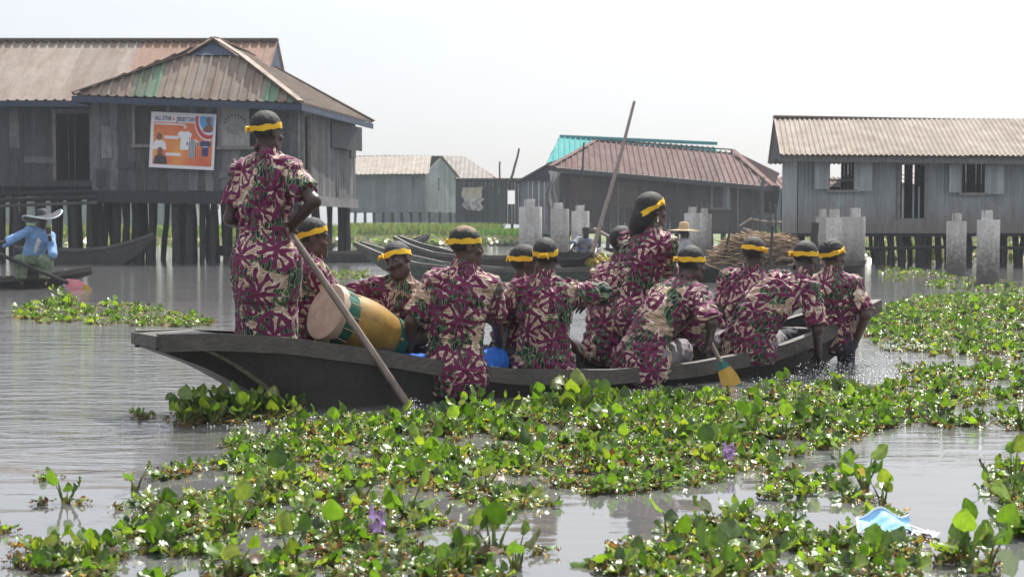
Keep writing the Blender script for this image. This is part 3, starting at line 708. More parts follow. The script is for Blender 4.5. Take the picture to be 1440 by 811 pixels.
# ---- low dark shack with pale cloths
hE = house('low dark plank shack with pale cloths hung over its wall', (X(690, 96), 96, 0))
ex0 = X(641, 96)
ew = hw(714, 724, 268, 287, 96, ex0)
mb = MB(); wall(mb, (ex0, 96), (X(735, 96), 96), 1.1, Z(253, 96), [ew, hw(700, 703, 264, 273, 96, ex0)], pw=.28, seed=51, tint=(.6, 1.4)); mb.build('wall', DARKWOOD, hE)
mb = MB(); wall(mb, (X(735, 96), 96.1), (X(735, 96), 101), 1.1, 3.6, [], pw=.3, seed=52); mb.build('wall', DARKWOOD, hE); mb = MB(); wall(mb, (ex0, 101), (ex0, 96.1), 1.1, 3.6, [], pw=.3, seed=53); mb.build('wall', DARKWOOD, hE)
mb = MB(); mb.box((X(688, 96), 98.5, Z(252, 96) + .02), (4.5, 6, .07), (.5, .5, .55)); mb.build('roof', SHEETGREY, hE)
for px in (644, 660, 676, 690, 705, 720, 733): stilt(hE, X(px, 96.2), 96.2, 1.1, .09, random.uniform(-.1, .1))
SAND = pm('sand_cloth', (.42, .36, .28), .9, .2, 4)
drape('hung_cloth', SAND, [at(650, 264, 95.8), at(679, 263, 95.8), at(676, 280, 95.7), at(649, 277, 95.7)], parent=hE, amp=.06)
drape('hung_cloth', TARP, [at(649, 277, 95.6), at(680, 279, 95.6), at(676, 297, 95.4), at(655, 295, 95.4)], parent=hE, amp=.2)

# ---- pale grey shed with a gable
YC = 100.0
cx0, cx1 = X(494, YC), X(598, YC); cb = Vector((X(641, 106), 106))
hC = house('pale blue grey plank shed with low tan roof beyond the grassy bank', (X(550, YC), YC, 0))
zc0, zc1 = Z(298, YC), Z(243, YC); pk = at(622, 221, 103)
mb = MB(); wall(mb, (cx0, YC), (cx1, YC), zc0, zc1, [hw(580, 582, 247, 263, YC, cx0)], pw=.34, seed=61, tint=(.8, 1.2)); mb.build('wall', BLUEWOOD, hC)
Lg = (cb - Vector((cx1, YC))).length
mb = MB(); wall(mb, (cx1, YC), (cb.x, cb.y), zc0, zc1 + 1.2, [(2.6, 2.85, 3.4, 4.3)], pw=.3, seed=62, tint=(1.1, 1.5), ztop=lambda x: zc1 + (1.15 * (1 - abs(x / Lg - .5) * 2))); mb.build('wall', BLUEWOOD, hC)
mb = MB(); wall(mb, (cb.x, cb.y), (cx0 - 1, cb.y), zc0, zc1, [], pw=.5, seed=64); mb.build('wall', BLUEWOOD, hC)
mb = MB()
A, Bp = at(490, 245, YC - .5), at(603, 244, YC - .5); C, Dp = at(622, 219, 103), at(494, 219, 103)
slope(mb, A, Bp, C, Dp, .3, .02, lambda x, k: (1.1, 1.05, .98), 3)
slope(mb, Vector((cb.x + .3, 106.5, zc1 - .1)), Vector((A.x, 106.5, zc1 - .1)), Dp, C, .3, .02, None, 3)
mb.build('roof', SHEETGREY, hC, True)
for px in range(500, 640, 13): stilt(hC, X(px, YC + .3), YC + .3 + max(0, (px - 600) * .12), zc0, .1, random.uniform(-.1, .1))
# ---- larger roof behind it
hD = house('long grey roofed house standing behind the pale plank shed', (X(620, 114), 114, 0))
A, Bp, C, Dp = at(520, 262, 110), at(718, 262, 110), at(652, 224, 116), at(536, 213, 116)
mb = MB(); slope(mb, A, Bp, C, Dp, .35, .03, lambda x, k: (lambda g: (g, g, g))(.75 + .2 * random.Random(int(k // 5)).random()), 3)
slope(mb, Bp, Vector((Bp.x, 122, Bp.z)), C + Vector((0, .1, 0)), C - Vector((0, .1, 0)), .35, .03, lambda x, k: (.7, .7, .7), 3); mb.build('roof', SHEETGREY, hD, True)
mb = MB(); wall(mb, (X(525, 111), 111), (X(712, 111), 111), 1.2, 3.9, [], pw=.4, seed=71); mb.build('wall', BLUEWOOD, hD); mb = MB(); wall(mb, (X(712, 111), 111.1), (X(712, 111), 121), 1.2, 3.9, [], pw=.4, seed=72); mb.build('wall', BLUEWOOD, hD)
mb = MB(); mb.beam(Bp + Vector((0, 0, .06)), C + Vector((0, 0, .06)), .3, .06, (.8, .5, .45)); mb.build('ridge_cap', SHEETGREY, hD)
for px in range(530, 712, 24): stilt(hD, X(px, 111.3), 111.3, 1.2, .11)
# ---- far grey house seen between the red roof and the right-hand house
hI = house('far grey house with rusty roof in the gap left of the metal house', (X(1120, 90), 90, 0))
mb = MB(); wall(mb, (X(1076, 90), 90), (X(1190, 90), 90), .9, Z(264, 90), [], pw=.35, seed=81, tint=(.9, 1.2)); mb.build('wall', BLUEWOOD, hI); mb = MB(); wall(mb, (X(1076, 90), 96), (X(1076, 90), 90), .9, Z(264, 90), [], pw=.35, seed=82); mb.build('wall', BLUEWOOD, hI)
A, Bp, C, Dp = at(1072, 266, 89.6), at(1196, 266, 89.6), at(1192, 249, 93), at(1090, 249, 93)
mb = MB(); slope(mb, A, Bp, C, Dp, .3, .03, lambda x, k: (1.5, 1.7, 1.6), 2); mb.build('roof', SHEETRUST, hI, True)
for px in range(1080, 1192, 18): stilt(hI, X(px, 90.3), 90.3, .9, .1)
# ---- two more houses far off, seen between the stilts on the left and on the right
for (p0, p1, yy, lab) in ((-60, 260, 118, 'far pale house glimpsed between the stilts at the left'), (1210, 1480, 84, 'far pale house glimpsed between the stilts at the right')):
    hK = house(lab, (X((p0 + p1) / 2, yy), yy, 0))
    mb = MB(); wall(mb, (X(p0, yy), yy), (X(p1, yy), yy), 1.0, 3.4, [], pw=.5, seed=p0 + 100, tint=(1, 1.5)); mb.build('wall', BLUEWOOD, hK); mb = MB(); wall(mb, (X(p0, yy), yy + 6), (X(p0, yy), yy), 1.0, 3.4, [], pw=.5, seed=91); mb.build('wall', BLUEWOOD, hK); mb = MB(); wall(mb, (X(p1, yy), yy), (X(p1, yy), yy + 6), 1.0, 3.4, [], pw=.5, seed=92); mb.build('wall', BLUEWOOD, hK)
    mb = MB(); slope(mb, Vector((X(p0, yy) - .4, yy - .4, 3.4)), Vector((X(p1, yy) + .4, yy - .4, 3.4)), Vector((X(p1, yy), yy + 3, 4.1)), Vector((X(p0, yy), yy + 3, 4.1)), .35, .03, None, 2)
    slope(mb, Vector((X(p1, yy) + .4, yy + 6.4, 3.4)), Vector((X(p0, yy) - .4, yy + 6.4, 3.4)), Vector((X(p0, yy), yy + 3.02, 4.1)), Vector((X(p1, yy), yy + 3.02, 4.1)), .35, .03, None, 2); mb.build('roof', SHEETGREY, hK, True)
    for k in range(8): stilt(hK, X(p0 + (p1 - p0) * (k + .5) / 8, yy + .3), yy + .3, 1.0, .1)

# ================================================================ concrete pillars
_pt = iter([1.05, .85, 1.15, 1.2, .95, .7, 1.2, .9, 1.0, 1.15])
def pillar(px, pybase, pytop, wpx, lab, capw=.5, caph=.17):
    s_ = (pybase - HOR) / EYE; D = FPX / s_; r = wpx / s_ / 2; x, z1 = X(px, D), Z(pytop, D)
    o = empty('concrete_pillar', (x, D, 0), 0, lab, 'pillar', 'concrete pillars standing in the water')
    mb = MB(); n = 8
    zz = [-.8, 0, z1 * .5, z1 - .02, z1]
    mb.tube([(x, D, z) for z in zz], [r * 1.02, r * 1.02, r, r, r * .96], 24, (lambda g: (g, g, g))(next(_pt))); mb.build('shaft', CONC, o, True)
    mb = MB(); c = capw * r * 2
    cx_ = x - random.uniform(-.15, .25) * r
    mb.tube([(cx_, D, z1), (cx_, D, z1 + caph * .85), (cx_, D, z1 + caph)], [c / 2, c / 2 * .97, c / 2 * .85], 16, (1.1, 1.1, 1.12)); mb.build('cap_block', CONC, o, True)
    for k in (-1, 1):
        mb = MB(); mb.tube([(x + k * c * .42, D - c * .3, z1), (x + k * c * .42 + random.uniform(-.02, .02), D - c * .3, z1 + caph + random.uniform(.05, .18))], .012, 6, (.35, .3, .28)); mb.build('rebar', CONC, o)
pillar(746, 384, 291, 32, 'thick concrete pillar, leftmost of three near the man in blue')
pillar(787, 372, 294, 26, 'concrete pillar in the middle of three near the man in blue')
pillar(816, 368, 297, 25, 'concrete pillar directly behind the man in blue')
pillar(974, 372, 300, 24, 'pale concrete pillar left of a pair behind the man in the straw hat')
pillar(991, 368, 301, 19, 'slim pale concrete pillar right of a pair behind the straw hat')
pillar(1158, 386, 305, 21, 'mostly hidden pillar, leftmost of the cluster of three before the metal house')
pillar(1176, 390, 306, 28, 'middle pillar of the cluster of three before the metal house')
pillar(1200, 396, 305, 33, 'widest concrete pillar, rightmost of the cluster before the metal house')
pillar(1345, 387, 311, 27, 'concrete pillar under the shuttered window, left of two at the right edge')
pillar(1390, 400, 309, 31, 'concrete pillar with a dark wet foot, nearest the right edge of the picture')

# ================================================================ bank, poles, bits of timber
m, nt, b = newmat('marsh_soil')
tcn = nt.new('ShaderNodeTexCoord').outputs['Object']
nt.put(b.inputs['Base Color'], nt.ramp(nt.noise(tcn, .8, 6, .7), [(.35, (.05, .06, .02)), (.6, (.10, .16, .035))])); b.inputs['Roughness'].default_value = .9
mb = MB(); nxx, nyy = 90, 14; vs = []; fs = []
for j in range(nyy):
    for i in range(nxx):
        x = -60 + 120 * i / (nxx - 1); f = j / (nyy - 1)
        y0 = 79 + 3 * math.sin(x * .35) + 1.5 * math.sin(x * .9 + 1) + max(0, (x - 2) * .5 if x < 14 else 6)
        vs.append((x, y0 + f * 190, -.1 + .5 * min(1, f * 12) + .06 * math.sin(x * 2 + j)))
for j in range(nyy - 1):
    for i in range(nxx - 1): fs.append((j * nxx + i, j * nxx + i + 1, j * nxx + nxx + i + 1, j * nxx + nxx + i))
mb.add(vs, fs); tag(mb.build('marsh_bank', m, None, True), kind='structure')

def pole(name, a, b_, r0, r1, label, cat='pole', mat=None, group=None):
    o = MB(); a, b_ = Vector(a), Vector(b_)
    pts = [a.lerp(b_, t) + Vector((random.uniform(-1, 1), 0, random.uniform(-1, 1))) * r0 * .5 * (0 < t < 1) for t in (0, .25, .5, .75, 1)]
    o.tube(pts, [r0 + (r1 - r0) * t for t in (0, .25, .5, .75, 1)], 9)
    return tag(o.build(name, mat or POLEW, None, True), label, cat, group)
pole('bamboo_pole', at(822, 392, 31.2), at(892, 143, 33), .055, .032, 'long leaning bamboo pole standing up out of the boat of the man in blue')
pole('mooring_stake', at(703, 262, 94), at(703, 227, 94), .06, .05, 'thin upright stake rising above the low dark shack', 'stake', STILT)
pole('mooring_stake', at(717, 256, 93), at(730, 209, 94), .09, .06, 'leaning stake rising beside the low dark shack', 'stake', STILT)
pole('mooring_stake', at(815, 300, 66), at(821, 200, 66), .05, .04, 'thin upright stake in front of the left end of the rust red roof', 'stake', STILT)
pole('mooring_stake', at(1069, 330, 60), at(1073, 250, 60), .08, .07, 'grey post at the right corner of the rust red roof', 'stake', GREYWOOD)
pole('mooring_stake', at(1100, 340, 52), at(1101, 268, 52), .06, .05, 'dark post in the gap left of the metal house', 'stake', STILT)
pole('mooring_stake', at(1148, 400, 27.5), at(1147, 313, 27.5), .075, .07, 'brown stump post left of the pillar cluster', 'stake', BROWNWOOD)
fr = empty('pole_fence', (X(1090, 50), 50, 0), 0, 'broken fence of grey sticks between the red roofed and metal houses', 'fence')
for k, px in enumerate((1062, 1070, 1079, 1086, 1092)):
    mb = MB(); mb.tube([(X(px, 50), 50, -.4), (X(px + random.uniform(-5, 5), 50), 50, random.uniform(1.2, 1.9))], .04, 7); mb.build('picket', GREYWOOD, fr, True)
mb = MB(); mb.tube([at(1040, 318, 50), at(1056, 308, 50), at(1075, 312, 50), at(1105, 313, 50)], [.03, .05, .045, .04], 8, (1.4, 1.35, 1.3)); mb.build('rail', STICK, fr, True)
mb = MB(); mb.tube([at(1045, 322, 50), at(1080, 331, 50), at(1104, 333, 50)], .05, 8, (1.6, 1.6, 1.6)); mb.build('rail', STICK, fr, True)
mb = MB(); mb.tube([at(1104, 338, 45), at(1125, 325, 45), at(1146, 313, 45)], .05, 8, (.5, .5, .5)); mb.build('rail', STICK, fr, True)
# ================================================================ canoes
CA = math.atan2(.565, .825)
AX = Vector((math.cos(CA), math.sin(CA), 0)); NX = Vector((-math.sin(CA), math.cos(CA), 0))
_p = gnd(400, 580); C0 = Vector((_p.x, _p.y, 0)) + NX * .30
def canoe_pt(s, w_, z): return C0 + AX * s + NX * w_ + Vector((0, 0, z))
def canoe_s(px, w_):
    k = (px - 720) / FPX   # x / depth
    d = ray(px, 500); k = d.x / d.y
    base = C0 + NX * w_
    return (k * base.y - base.x) / (AX.x - k * AX.y)
def canoe_at(px, w_, z): return canoe_pt(canoe_s(px, w_), w_, z)
S0 = canoe_s(191, .19); S1 = canoe_s(1236, -.10)
def lerp_tab(tab, x):
    for (a, va), (b, vb) in zip(tab, tab[1:]):
        if x <= b:
            t = max(0, min(1, (x - a) / (b - a))); t = t * t * (3 - 2 * t) if False else t
            return va + (vb - va) * t
    return tab[-1][1]
def hull(root, P, widths, bottoms, zgs, zbs, mat, railmat, n=36, th=.035, rail=.085, inner=None, endrake=0):
    """P(s, w, z) -> point for s in 0..1; tables give gunwale half width, bottom half width, gunwale and bottom height"""
    mb = MB(); ring = []
    for i in range(n + 1):
        s = i / n; wg, wb_, zg, zb = (lerp_tab(t, s) for t in (widths, bottoms, zgs, zbs))
        zm = zb + (zg - zb) * .5; wm = wb_ + (wg - wb_) * .62
        ring.append([(-wg, zg), (-wm, zm), (-wb_, zb), (wb_, zb), (wm, zm), (wg, zg),
                     (wg - th, zg), (wm - th, zm + th * .5), (max(.01, wb_ - th), zb + th), (-max(.01, wb_ - th), zb + th), (-wm + th, zm + th * .5), (-wg + th, zg)])
    vs = [P(i / n, w_, z) for i, r in enumerate(ring) for w_, z in r]
    k = 12; fs = []
    for i in range(n):
        for j in range(k): fs.append((i * k + j, i * k + (j + 1) % k, (i + 1) * k + (j + 1) % k, (i + 1) * k + j))
    for b in (0, n * k): fs.append(tuple(b + j for j in range(6)))
    for b, e in ((0, k), (n * k, (n - 1) * k)):
        fs.append(tuple(b + j for j in (0, 5, 6, 11)))
        fs.append(tuple(b + j for j in range(6, 12)))
    mb.add(vs, fs); h = mb.build('hull', mat, root, True)
    for sd_ in (-1, 1):
        mb = MB(); vs = []; fs = []
        for i in range(n + 1):
            s = i / n; wg, zg = lerp_tab(widths, s), lerp_tab(zgs, s)
            for dw, dz_ in ((.014, .012), (.022, -rail), (-.002, -rail - .004), (-th - .012, .012)):
                vs.append(P(s, sd_ * (wg + dw), zg + dz_))
        for i in range(n):
            for j in range(4): fs.append((i * 4 + j, i * 4 + (j + 1) % 4, i * 4 + 4 + (j + 1) % 4, i * 4 + 4 + j))
        fs += [(0, 1, 2, 3), (n * 4, n * 4 + 1, n * 4 + 2, n * 4 + 3)]
        mb.add(vs, fs); mb.build('gunwale', railmat, root, False)
    return h

LC = S1 - S0
root = empty('canoe', canoe_pt(S0 + LC / 2, 0, 0), CA, 'long dark canoe carrying the crew in matching purple printed clothes', 'canoe')
PM_ = lambda s, w_, z: canoe_pt(S0 + LC * s, w_, z)
tw = [(0, .19), (.06, .24), (.2, .36), (.4, .45), (.6, .46), (.78, .40), (.9, .27), (1, .11)]
tb = [(0, .12), (.1, .18), (.2, .27), (.4, .32), (.6, .32), (.8, .26), (.92, .14), (1, .05)]
tg = [(0, .47), (.05, .465), (.12, .43), (.22, .33), (.30, .235), (.38, .165), (.5, .125), (.62, .13), (.75, .19), (.86, .30), (.95, .43), (1, .49)]
tz = [(0, .39), (.05, .27), (.10, .10), (.15, -.06), (.25, -.12), (.75, -.12), (.86, -.04), (.93, .14), (1, .40)]
hull(root, PM_, tw, tb, tg, tz, CANOEW, CANOER, 64, .04, .085)
# blunt stern board, bow deck, thwarts, loose bottom boards, pale strip on the stern corner
mb = MB()
mb.hexa([PM_(-.004, -.20, .405), PM_(.055, -.245, .39), PM_(.055, .245, .39), PM_(-.004, .20, .405), PM_(-.004, -.20, .472), PM_(.055, -.245, .475), PM_(.055, .245, .475), PM_(-.004, .20, .472)], (.9, .9, .95)); mb.build('stern_block', CANOER, root)
mb = MB(); mb.hexa([PM_(.93, -.19, .395), PM_(.998, -.10, .475), PM_(.998, .10, .475), PM_(.93, .19, .395), PM_(.93, -.19, .415), PM_(.998, -.10, .495), PM_(.998, .10, .495), PM_(.93, .19, .415)], (2.2, 2.2, 2.3)); mb.build('bow_deck', CANOER, root)
for s in (.16, .27, .40, .53, .66, .78, .885):
    wg, zg = lerp_tab(tw, s), lerp_tab(tg, s)
    mb = MB(); mb.hexa([PM_(s - .012, -wg + .05, zg - .075), PM_(s + .012, -wg + .05, zg - .075), PM_(s + .012, wg - .05, zg - .075), PM_(s - .012, wg - .05, zg - .075),
                        PM_(s - .012, -wg + .05, zg - .045), PM_(s + .012, -wg + .05, zg - .045), PM_(s + .012, wg - .05, zg - .045), PM_(s - .012, wg - .05, zg - .045)], (1.4, 1.4, 1.4)); mb.build('thwart', CANOER, root)
STRIP = pm('pale_strip', (.15, .14, .10), .8, .4, 8, (2, 2, 2), .4, (.07, .07, .05), .6, 4)
mb = MB()
def sidept(s, f, off=.012):
    wg, wb_, zg, zb = (lerp_tab(t, s) for t in (tw, tb, tg, tz))
    if f < .5: w_ = wg + (wb_ + (wg - wb_) * .62 - wg) * f * 2
    else: w_ = (wb_ + (wg - wb_) * .62) + (wb_ - (wb_ + (wg - wb_) * .62)) * (f - .5) * 2
    return PM_(s, -w_ - off, zg + (zb - zg) * f)
n_ = 8; vs = []; fs = []
for i in range(n_ + 1):
    t = i / n_; s = .012 + .105 * t; f = .30 + .60 * t
    for ds, off in ((-.006, .003), (-.006, .025), (.010, .025), (.010, .003)): vs.append(sidept(s + ds, f, off))
for i in range(n_):
    for j in range(4): fs.append((i * 4 + j, i * 4 + (j + 1) % 4, i * 4 + 4 + (j + 1) % 4, i * 4 + 4 + j))
mb.add(vs, fs); mb.build('corner_strip', STRIP, root)

def bg_canoe(label, A, B, zA, zB, zmid, wmid, mat, wend=.12, draft=.1, railcol=None, cat='canoe', flat=.5, boats='canoes moored around the houses'):
    A, B = Vector((A[0], A[1], 0)), Vector((B[0], B[1], 0)); ax = (B - A); L = ax.length; ax /= L; nx = Vector((-ax.y, ax.x, 0))
    r = empty('canoe', (A + B) / 2, math.atan2(ax.y, ax.x), label, cat, boats)
    P = lambda s, w_, z: A + ax * (L * s) + nx * w_ + Vector((0, 0, z))
    hull(r, P, [(0, wend), (.2, wmid * .75), (.5, wmid), (.8, wmid * .75), (1, wend)], [(0, wend * .5), (.2, wmid * .5), (.5, wmid * .68), (.8, wmid * .5), (1, wend * .5)],
         [(0, zA), (.12, zA + (zmid - zA) * .42), (.3, zmid + (zA - zmid) * .16), (.5, zmid), (.7, zmid + (zB - zmid) * .16), (.88, zB + (zmid - zB) * .42), (1, zB)],
         [(0, zA - .14), (.12, zA * .25), (.25, -draft), (.75, -draft), (.88, zB * .25), (1, zB - .14)], mat, railcol or CANOER, 24, .04, .07)
    for s in (.3, .5, .7):
        mb = MB(); w_ = wmid * .8
        mb.hexa([P(s - .01, -w_, zmid - .06), P(s + .01, -w_, zmid - .06), P(s + .01, w_, zmid - .06), P(s - .01, w_, zmid - .06), P(s - .01, -w_, zmid - .02), P(s + .01, -w_, zmid - .02), P(s + .01, w_, zmid - .02), P(s - .01, w_, zmid - .02)], (1.5, 1.5, 1.5)); mb.build('thwart', CANOER, r)
    return r, P
GREYHULL = pm('grey_hull', (.05, .046, .043), .75, .5, 4, (2, 2, 6), .5, (.055, .05, .045), .7, 1.6)
bg_canoe('dark canoe with a raised prow moored under the banner house', (X(20, 41), 41.2), (X(222, 41), 40.6), .5, .86, .42, .42, GREYHULL)
bg_canoe("low dark canoe of the woman in the wide hat", (X(-150, 25.5), 25.2), (X(129, 26), 26), .35, .36, .17, .40, CANOEW)
bg_canoe('dark canoe with its tip pointing right, behind the drummer', (X(380, 41.5), 41.5), at(602, 329, 44).xy, .6, .80, .30, .45, GREYHULL)
bg_canoe('long grey canoe with a pale pointed prow, nearest of the crossed canoes', at(504, 341, 31).xy, at(890, 395, 26.5).xy, .72, .35, .24, .48, CANOEG)
bg_canoe('canoe with a raised prow just beyond the long grey one', at(558, 332, 37).xy, at(800, 380, 33.5).xy, .80, .4, .34, .48, GREYHULL)
bg_canoe('wide dark canoe of the man in blue, seen end on', at(800, 353, 30.3).xy, at(872, 350, 37).xy, .52, .5, .40, .60, GREYHULL, wend=.5)
_, PB = bg_canoe('broad dark canoe loaded with brushwood', at(925, 380, 28.5).xy, at(1215, 385, 28.0).xy, .40, .42, .30, .62, CANOEW, wend=.25)
bg_canoe('dark canoe in shade under the stilts behind the standing man', (X(290, 45), 45), (X(470, 46.5), 46.5), .5, .5, .32, .42, GREYHULL)
# brushwood load
m, nt, b = newmat('brushwood'); nt.put(b.inputs['Base Color'], nt.mix(1, (.26, .20, .14), nt.new('ShaderNodeVertexColor', layer_name='Col').outputs[0], 'MULTIPLY')); b.inputs['Roughness'].default_value = .95
BRUSH = m
mb = MB(); r_ = random.Random(5)
cA, cB = at(1000, 350, 28.3), at(1140, 352, 28.1)
for k in range(1900):
    t = r_.random(); c = cA.lerp(cB, t); hgt = .62 * (1 - abs(2 * t - 1) ** 3)
    f = r_.random() ** .7; p = Vector((c.x, c.y + r_.uniform(-.5, .5) * (1 - .5 * f), .28 + hgt * f))
    a = r_.uniform(-.5, .5); l = r_.uniform(.15, .55); el_ = r_.gauss(0, .22)
    d = Vector((math.cos(a) * math.cos(el_), math.sin(a) * math.cos(el_), math.sin(el_))) * l / 2
    g = r_.uniform(.45, 1.7); w_ = r_.uniform(.006, .016)
    mb.tube([p - d, p + Vector((0, 0, r_.uniform(-.03, .03))), p + d], [w_, w_, w_ * .6], 4, (g, g * r_.uniform(.85, 1), g * r_.uniform(.7, 1)), False)
tag(mb.build('brushwood', BRUSH), 'heap of dry brown brushwood piled in the broad canoe', 'brushwood', kind=None)
pole('pole', at(1013, 386, 28.0), at(1027, 322, 28.0), .028, .024, 'thin dark pole stuck up at the left end of the brushwood', 'pole', BROWNWOOD)
pole('pole', at(1082, 388, 27.4), at(1087, 318, 27.4), .03, .024, 'thin dark pole stuck up at the right part of the brushwood', 'pole', BROWNWOOD)
# hull under the brush load is closed; loose poles lying across the far canoes
pole('bamboo_pole', at(835, 322, 34), at(880, 346, 33), .04, .035, 'pale bamboo pole sloping down behind the shoulder of the man in blue')

# bananas in the canoe of the man in blue
m, nt, b = newmat('banana_skin'); nt.put(b.inputs['Base Color'], nt.mix(1, (.50, .34, .045), nt.new('ShaderNodeVertexColor', layer_name='Col').outputs[0], 'MULTIPLY')); b.inputs['Roughness'].default_value = .5
BAN = m
for i in range(7):
    px, py = [(828, 372), (836, 380), (846, 374), (856, 381), (862, 370), (840, 366), (868, 382)][i]
    c = at(px, py, 30.4 + .2 * (i % 3)); c.z = max(c.z, .2)
    lab = ['bunch of yellow bananas at the left front of the heap', 'yellow bananas low in the middle of the heap', 'yellow bananas in the centre of the heap', 'greenish banana bunch at the lower right of the heap', 'yellow banana bunch at the right rear of the heap', 'yellow banana bunch on top of the heap', 'banana bunch at the far right of the heap'][i]
    mb = MB(); r_ = random.Random(i)
    for k in range(13):
        a = r_.uniform(-1.2, 1.2) + PI / 2 * 3; tilt = r_.uniform(-.3, .9)
        d = Vector((math.cos(a) * math.cos(tilt), math.sin(a) * math.cos(tilt), math.sin(tilt)))
        sidev = d.cross(Vector((0, 0, 1))).normalized()
        p = c + Vector((r_.uniform(-.12, .12), r_.uniform(-.08, .08), r_.uniform(-.06, .1)))
        pts = [p + d * (.17 * t) + Vector((0, 0, .05 * math.sin(PI * t))) for t in (0, .2, .45, .7, .9, 1)]
        g = r_.uniform(.7, 1.3); gr = r_.random() < (.35 if i != 3 else .8)
        mb.tube(pts, [.008, .019, .022, .020, .012, .006], 7, (g * (.45 if gr else 1), g, g * .7))
    tag(mb.build('banana_bunch', BAN, None, True), lab, 'bananas', 'bananas heaped in the canoe')

# ================================================================ drum, paddles and pole
Lh = canoe_at(455, -.02, 0); 
dA, dB = at(458, 438, Lh.y - .03), at(557, 481, Lh.y + .34)
dax = (dB - dA); DL = dax.length; dax.normalize()
dr_ = empty('drum', (dA + dB) / 2, 0, 'yellow barrel drum with green bands and a pale skin head, lying in the canoe', 'drum')
def drumring(t0, t1, r0, r1, mat, name, n=40, seg=6, bulge=0, parent=None):
    mb = MB(); pts = []; rr = []
    for i in range(seg + 1):
        t = i / seg; pts.append(dA + dax * (DL * (t0 + (t1 - t0) * t))); rr.append(r0 + (r1 - r0) * t + bulge * math.sin(PI * t))
    mb.tube(pts, rr, n); return mb.build(name, mat, parent or dr_, True)
YEL = pm('drum_yellow_paint', (.32, .185, .028), .5, .25, 8, (1, 1, 1), .2, (.16, .10, .04), .75, 9)
GRN = pm('drum_green_cloth', (.012, .10, .07), .6, .3, 10, (1, 1, 1), .4)
HIDE = pm('drum_skin', (.50, .38, .29), .7, .18, 9, (1, 1, 1), .3, (.32, .22, .16), .6, 7)
drumring(.22, .84, .170, .150, YEL, 'body', bulge=.022)
drumring(.012, .22, .172, .176, GRN, 'head_band', bulge=.004)
drumring(.84, .985, .158, .140, GRN, 'foot_band')
mb = MB(); rings = []; rj = random.Random(3); n = 40; vs = [dA - dax * .004]; fs = []
x_ = dax.cross(Vector((0, 0, 1))).normalized(); y_ = dax.cross(x_)
for j, rr in enumerate((.08, .155, .176, .181, .180)):
    for k in range(n):
        a = 2 * PI * k / n; q = rr + (rj.uniform(-.004, .004) if j > 2 else 0)
        vs.append(dA + dax * (-.004 if j < 2 else -.001 if j == 2 else .015 if j == 3 else .045 + rj.uniform(-.014, .014)) * 1 + (x_ * math.cos(a) + y_ * math.sin(a)) * q)
for k in range(n): fs.append((0, 1 + k, 1 + (k + 1) % n))
for j in range(4):
    for k in range(n): fs.append((1 + j * n + k, 1 + j * n + (k + 1) % n, 1 + (j + 1) * n + (k + 1) % n, 1 + (j + 1) * n + k))
mb.add(vs, fs); mb.build('drum_head', HIDE, dr_, True)
for k in range(14):
    a = 2 * PI * k / 14; e = x_ * math.cos(a) + y_ * math.sin(a)
    mb = MB(); mb.tube([dA + dax * .05 + e * .183, dA + dax * (DL * .23) + e * .189], .004, 5, (.6, .5, .4)); mb.build('tension_cord', HIDE, dr_, True)
for k in range(10):
    a = 2 * PI * k / 10; e = x_ * math.cos(a) + y_ * math.sin(a)
    mb = MB(); mb.tube([dA + dax * (DL * .845) + e * .157, dA + dax * (DL * .86) + e * .172], .008, 6, (.8, .6, .4)); mb.build('tension_peg', HIDE, dr_, True)
# ================================================================ people: bodies grown from smooth distance fields
F32 = np.float32
def A3(v): return np.array([v[0], v[1], v[2]], F32)
class RC:      # tapered limb
    def __init__(s, a, b, r1, r2, k=.03):
        s.a, s.b, s.r1, s.r2, s.k = A3(a), A3(b), r1, r2, k; R = max(r1, r2)
        s.lo, s.hi = np.minimum(s.a - R, s.b - R), np.maximum(s.a + R, s.b + R)
    def __call__(s, P):
        ba = s.b - s.a; pa = P - s.a
        h = np.clip(pa @ ba / max(float(ba @ ba), 1e-9), 0, 1)
        return np.sqrt(((pa - h[:, None] * ba) ** 2).sum(1)) - (s.r1 + (s.r2 - s.r1) * h)
class EL:      # ellipsoid with axes given by the rows of R
    def __init__(s, c, r, R=None, k=.03):
        s.c, s.r, s.k = A3(c), A3(r), k; s.R = np.eye(3, dtype=F32) if R is None else np.asarray(R, F32)
        m = float(max(r)); s.lo, s.hi = s.c - m, s.c + m
    def __call__(s, P):
        q = (P - s.c) @ s.R.T
        k0 = np.sqrt(((q / s.r) ** 2).sum(1)); k1 = np.sqrt(((q / (s.r * s.r)) ** 2).sum(1)) + 1e-9
        return k0 * (k0 - 1) / k1
def smin(a, b, k):
    h = np.maximum(k - np.abs(a - b), 0) / k
    return np.minimum(a, b) - h * h * k * .25
def smax(a, b, k): return -smin(-a, -b, k)
def field(prims, P):
    f = np.full(len(P), .5, F32)
    for op, q in prims:
        if op == 'u': f = smin(f, q(P), q.k)
        elif op == 's': f = smax(f, -q(P), q.k)
        elif op == 'i': f = smax(f, q(P), .008)
    return f
def axis(lo, hi, h, fines):
    out = [lo]
    while out[-1] < hi:
        x = out[-1]; st = h
        for a, b, hf in fines:
            if a - h <= x <= b: st = min(st, hf)
        out.append(x + st)
    return np.array(out, F32)
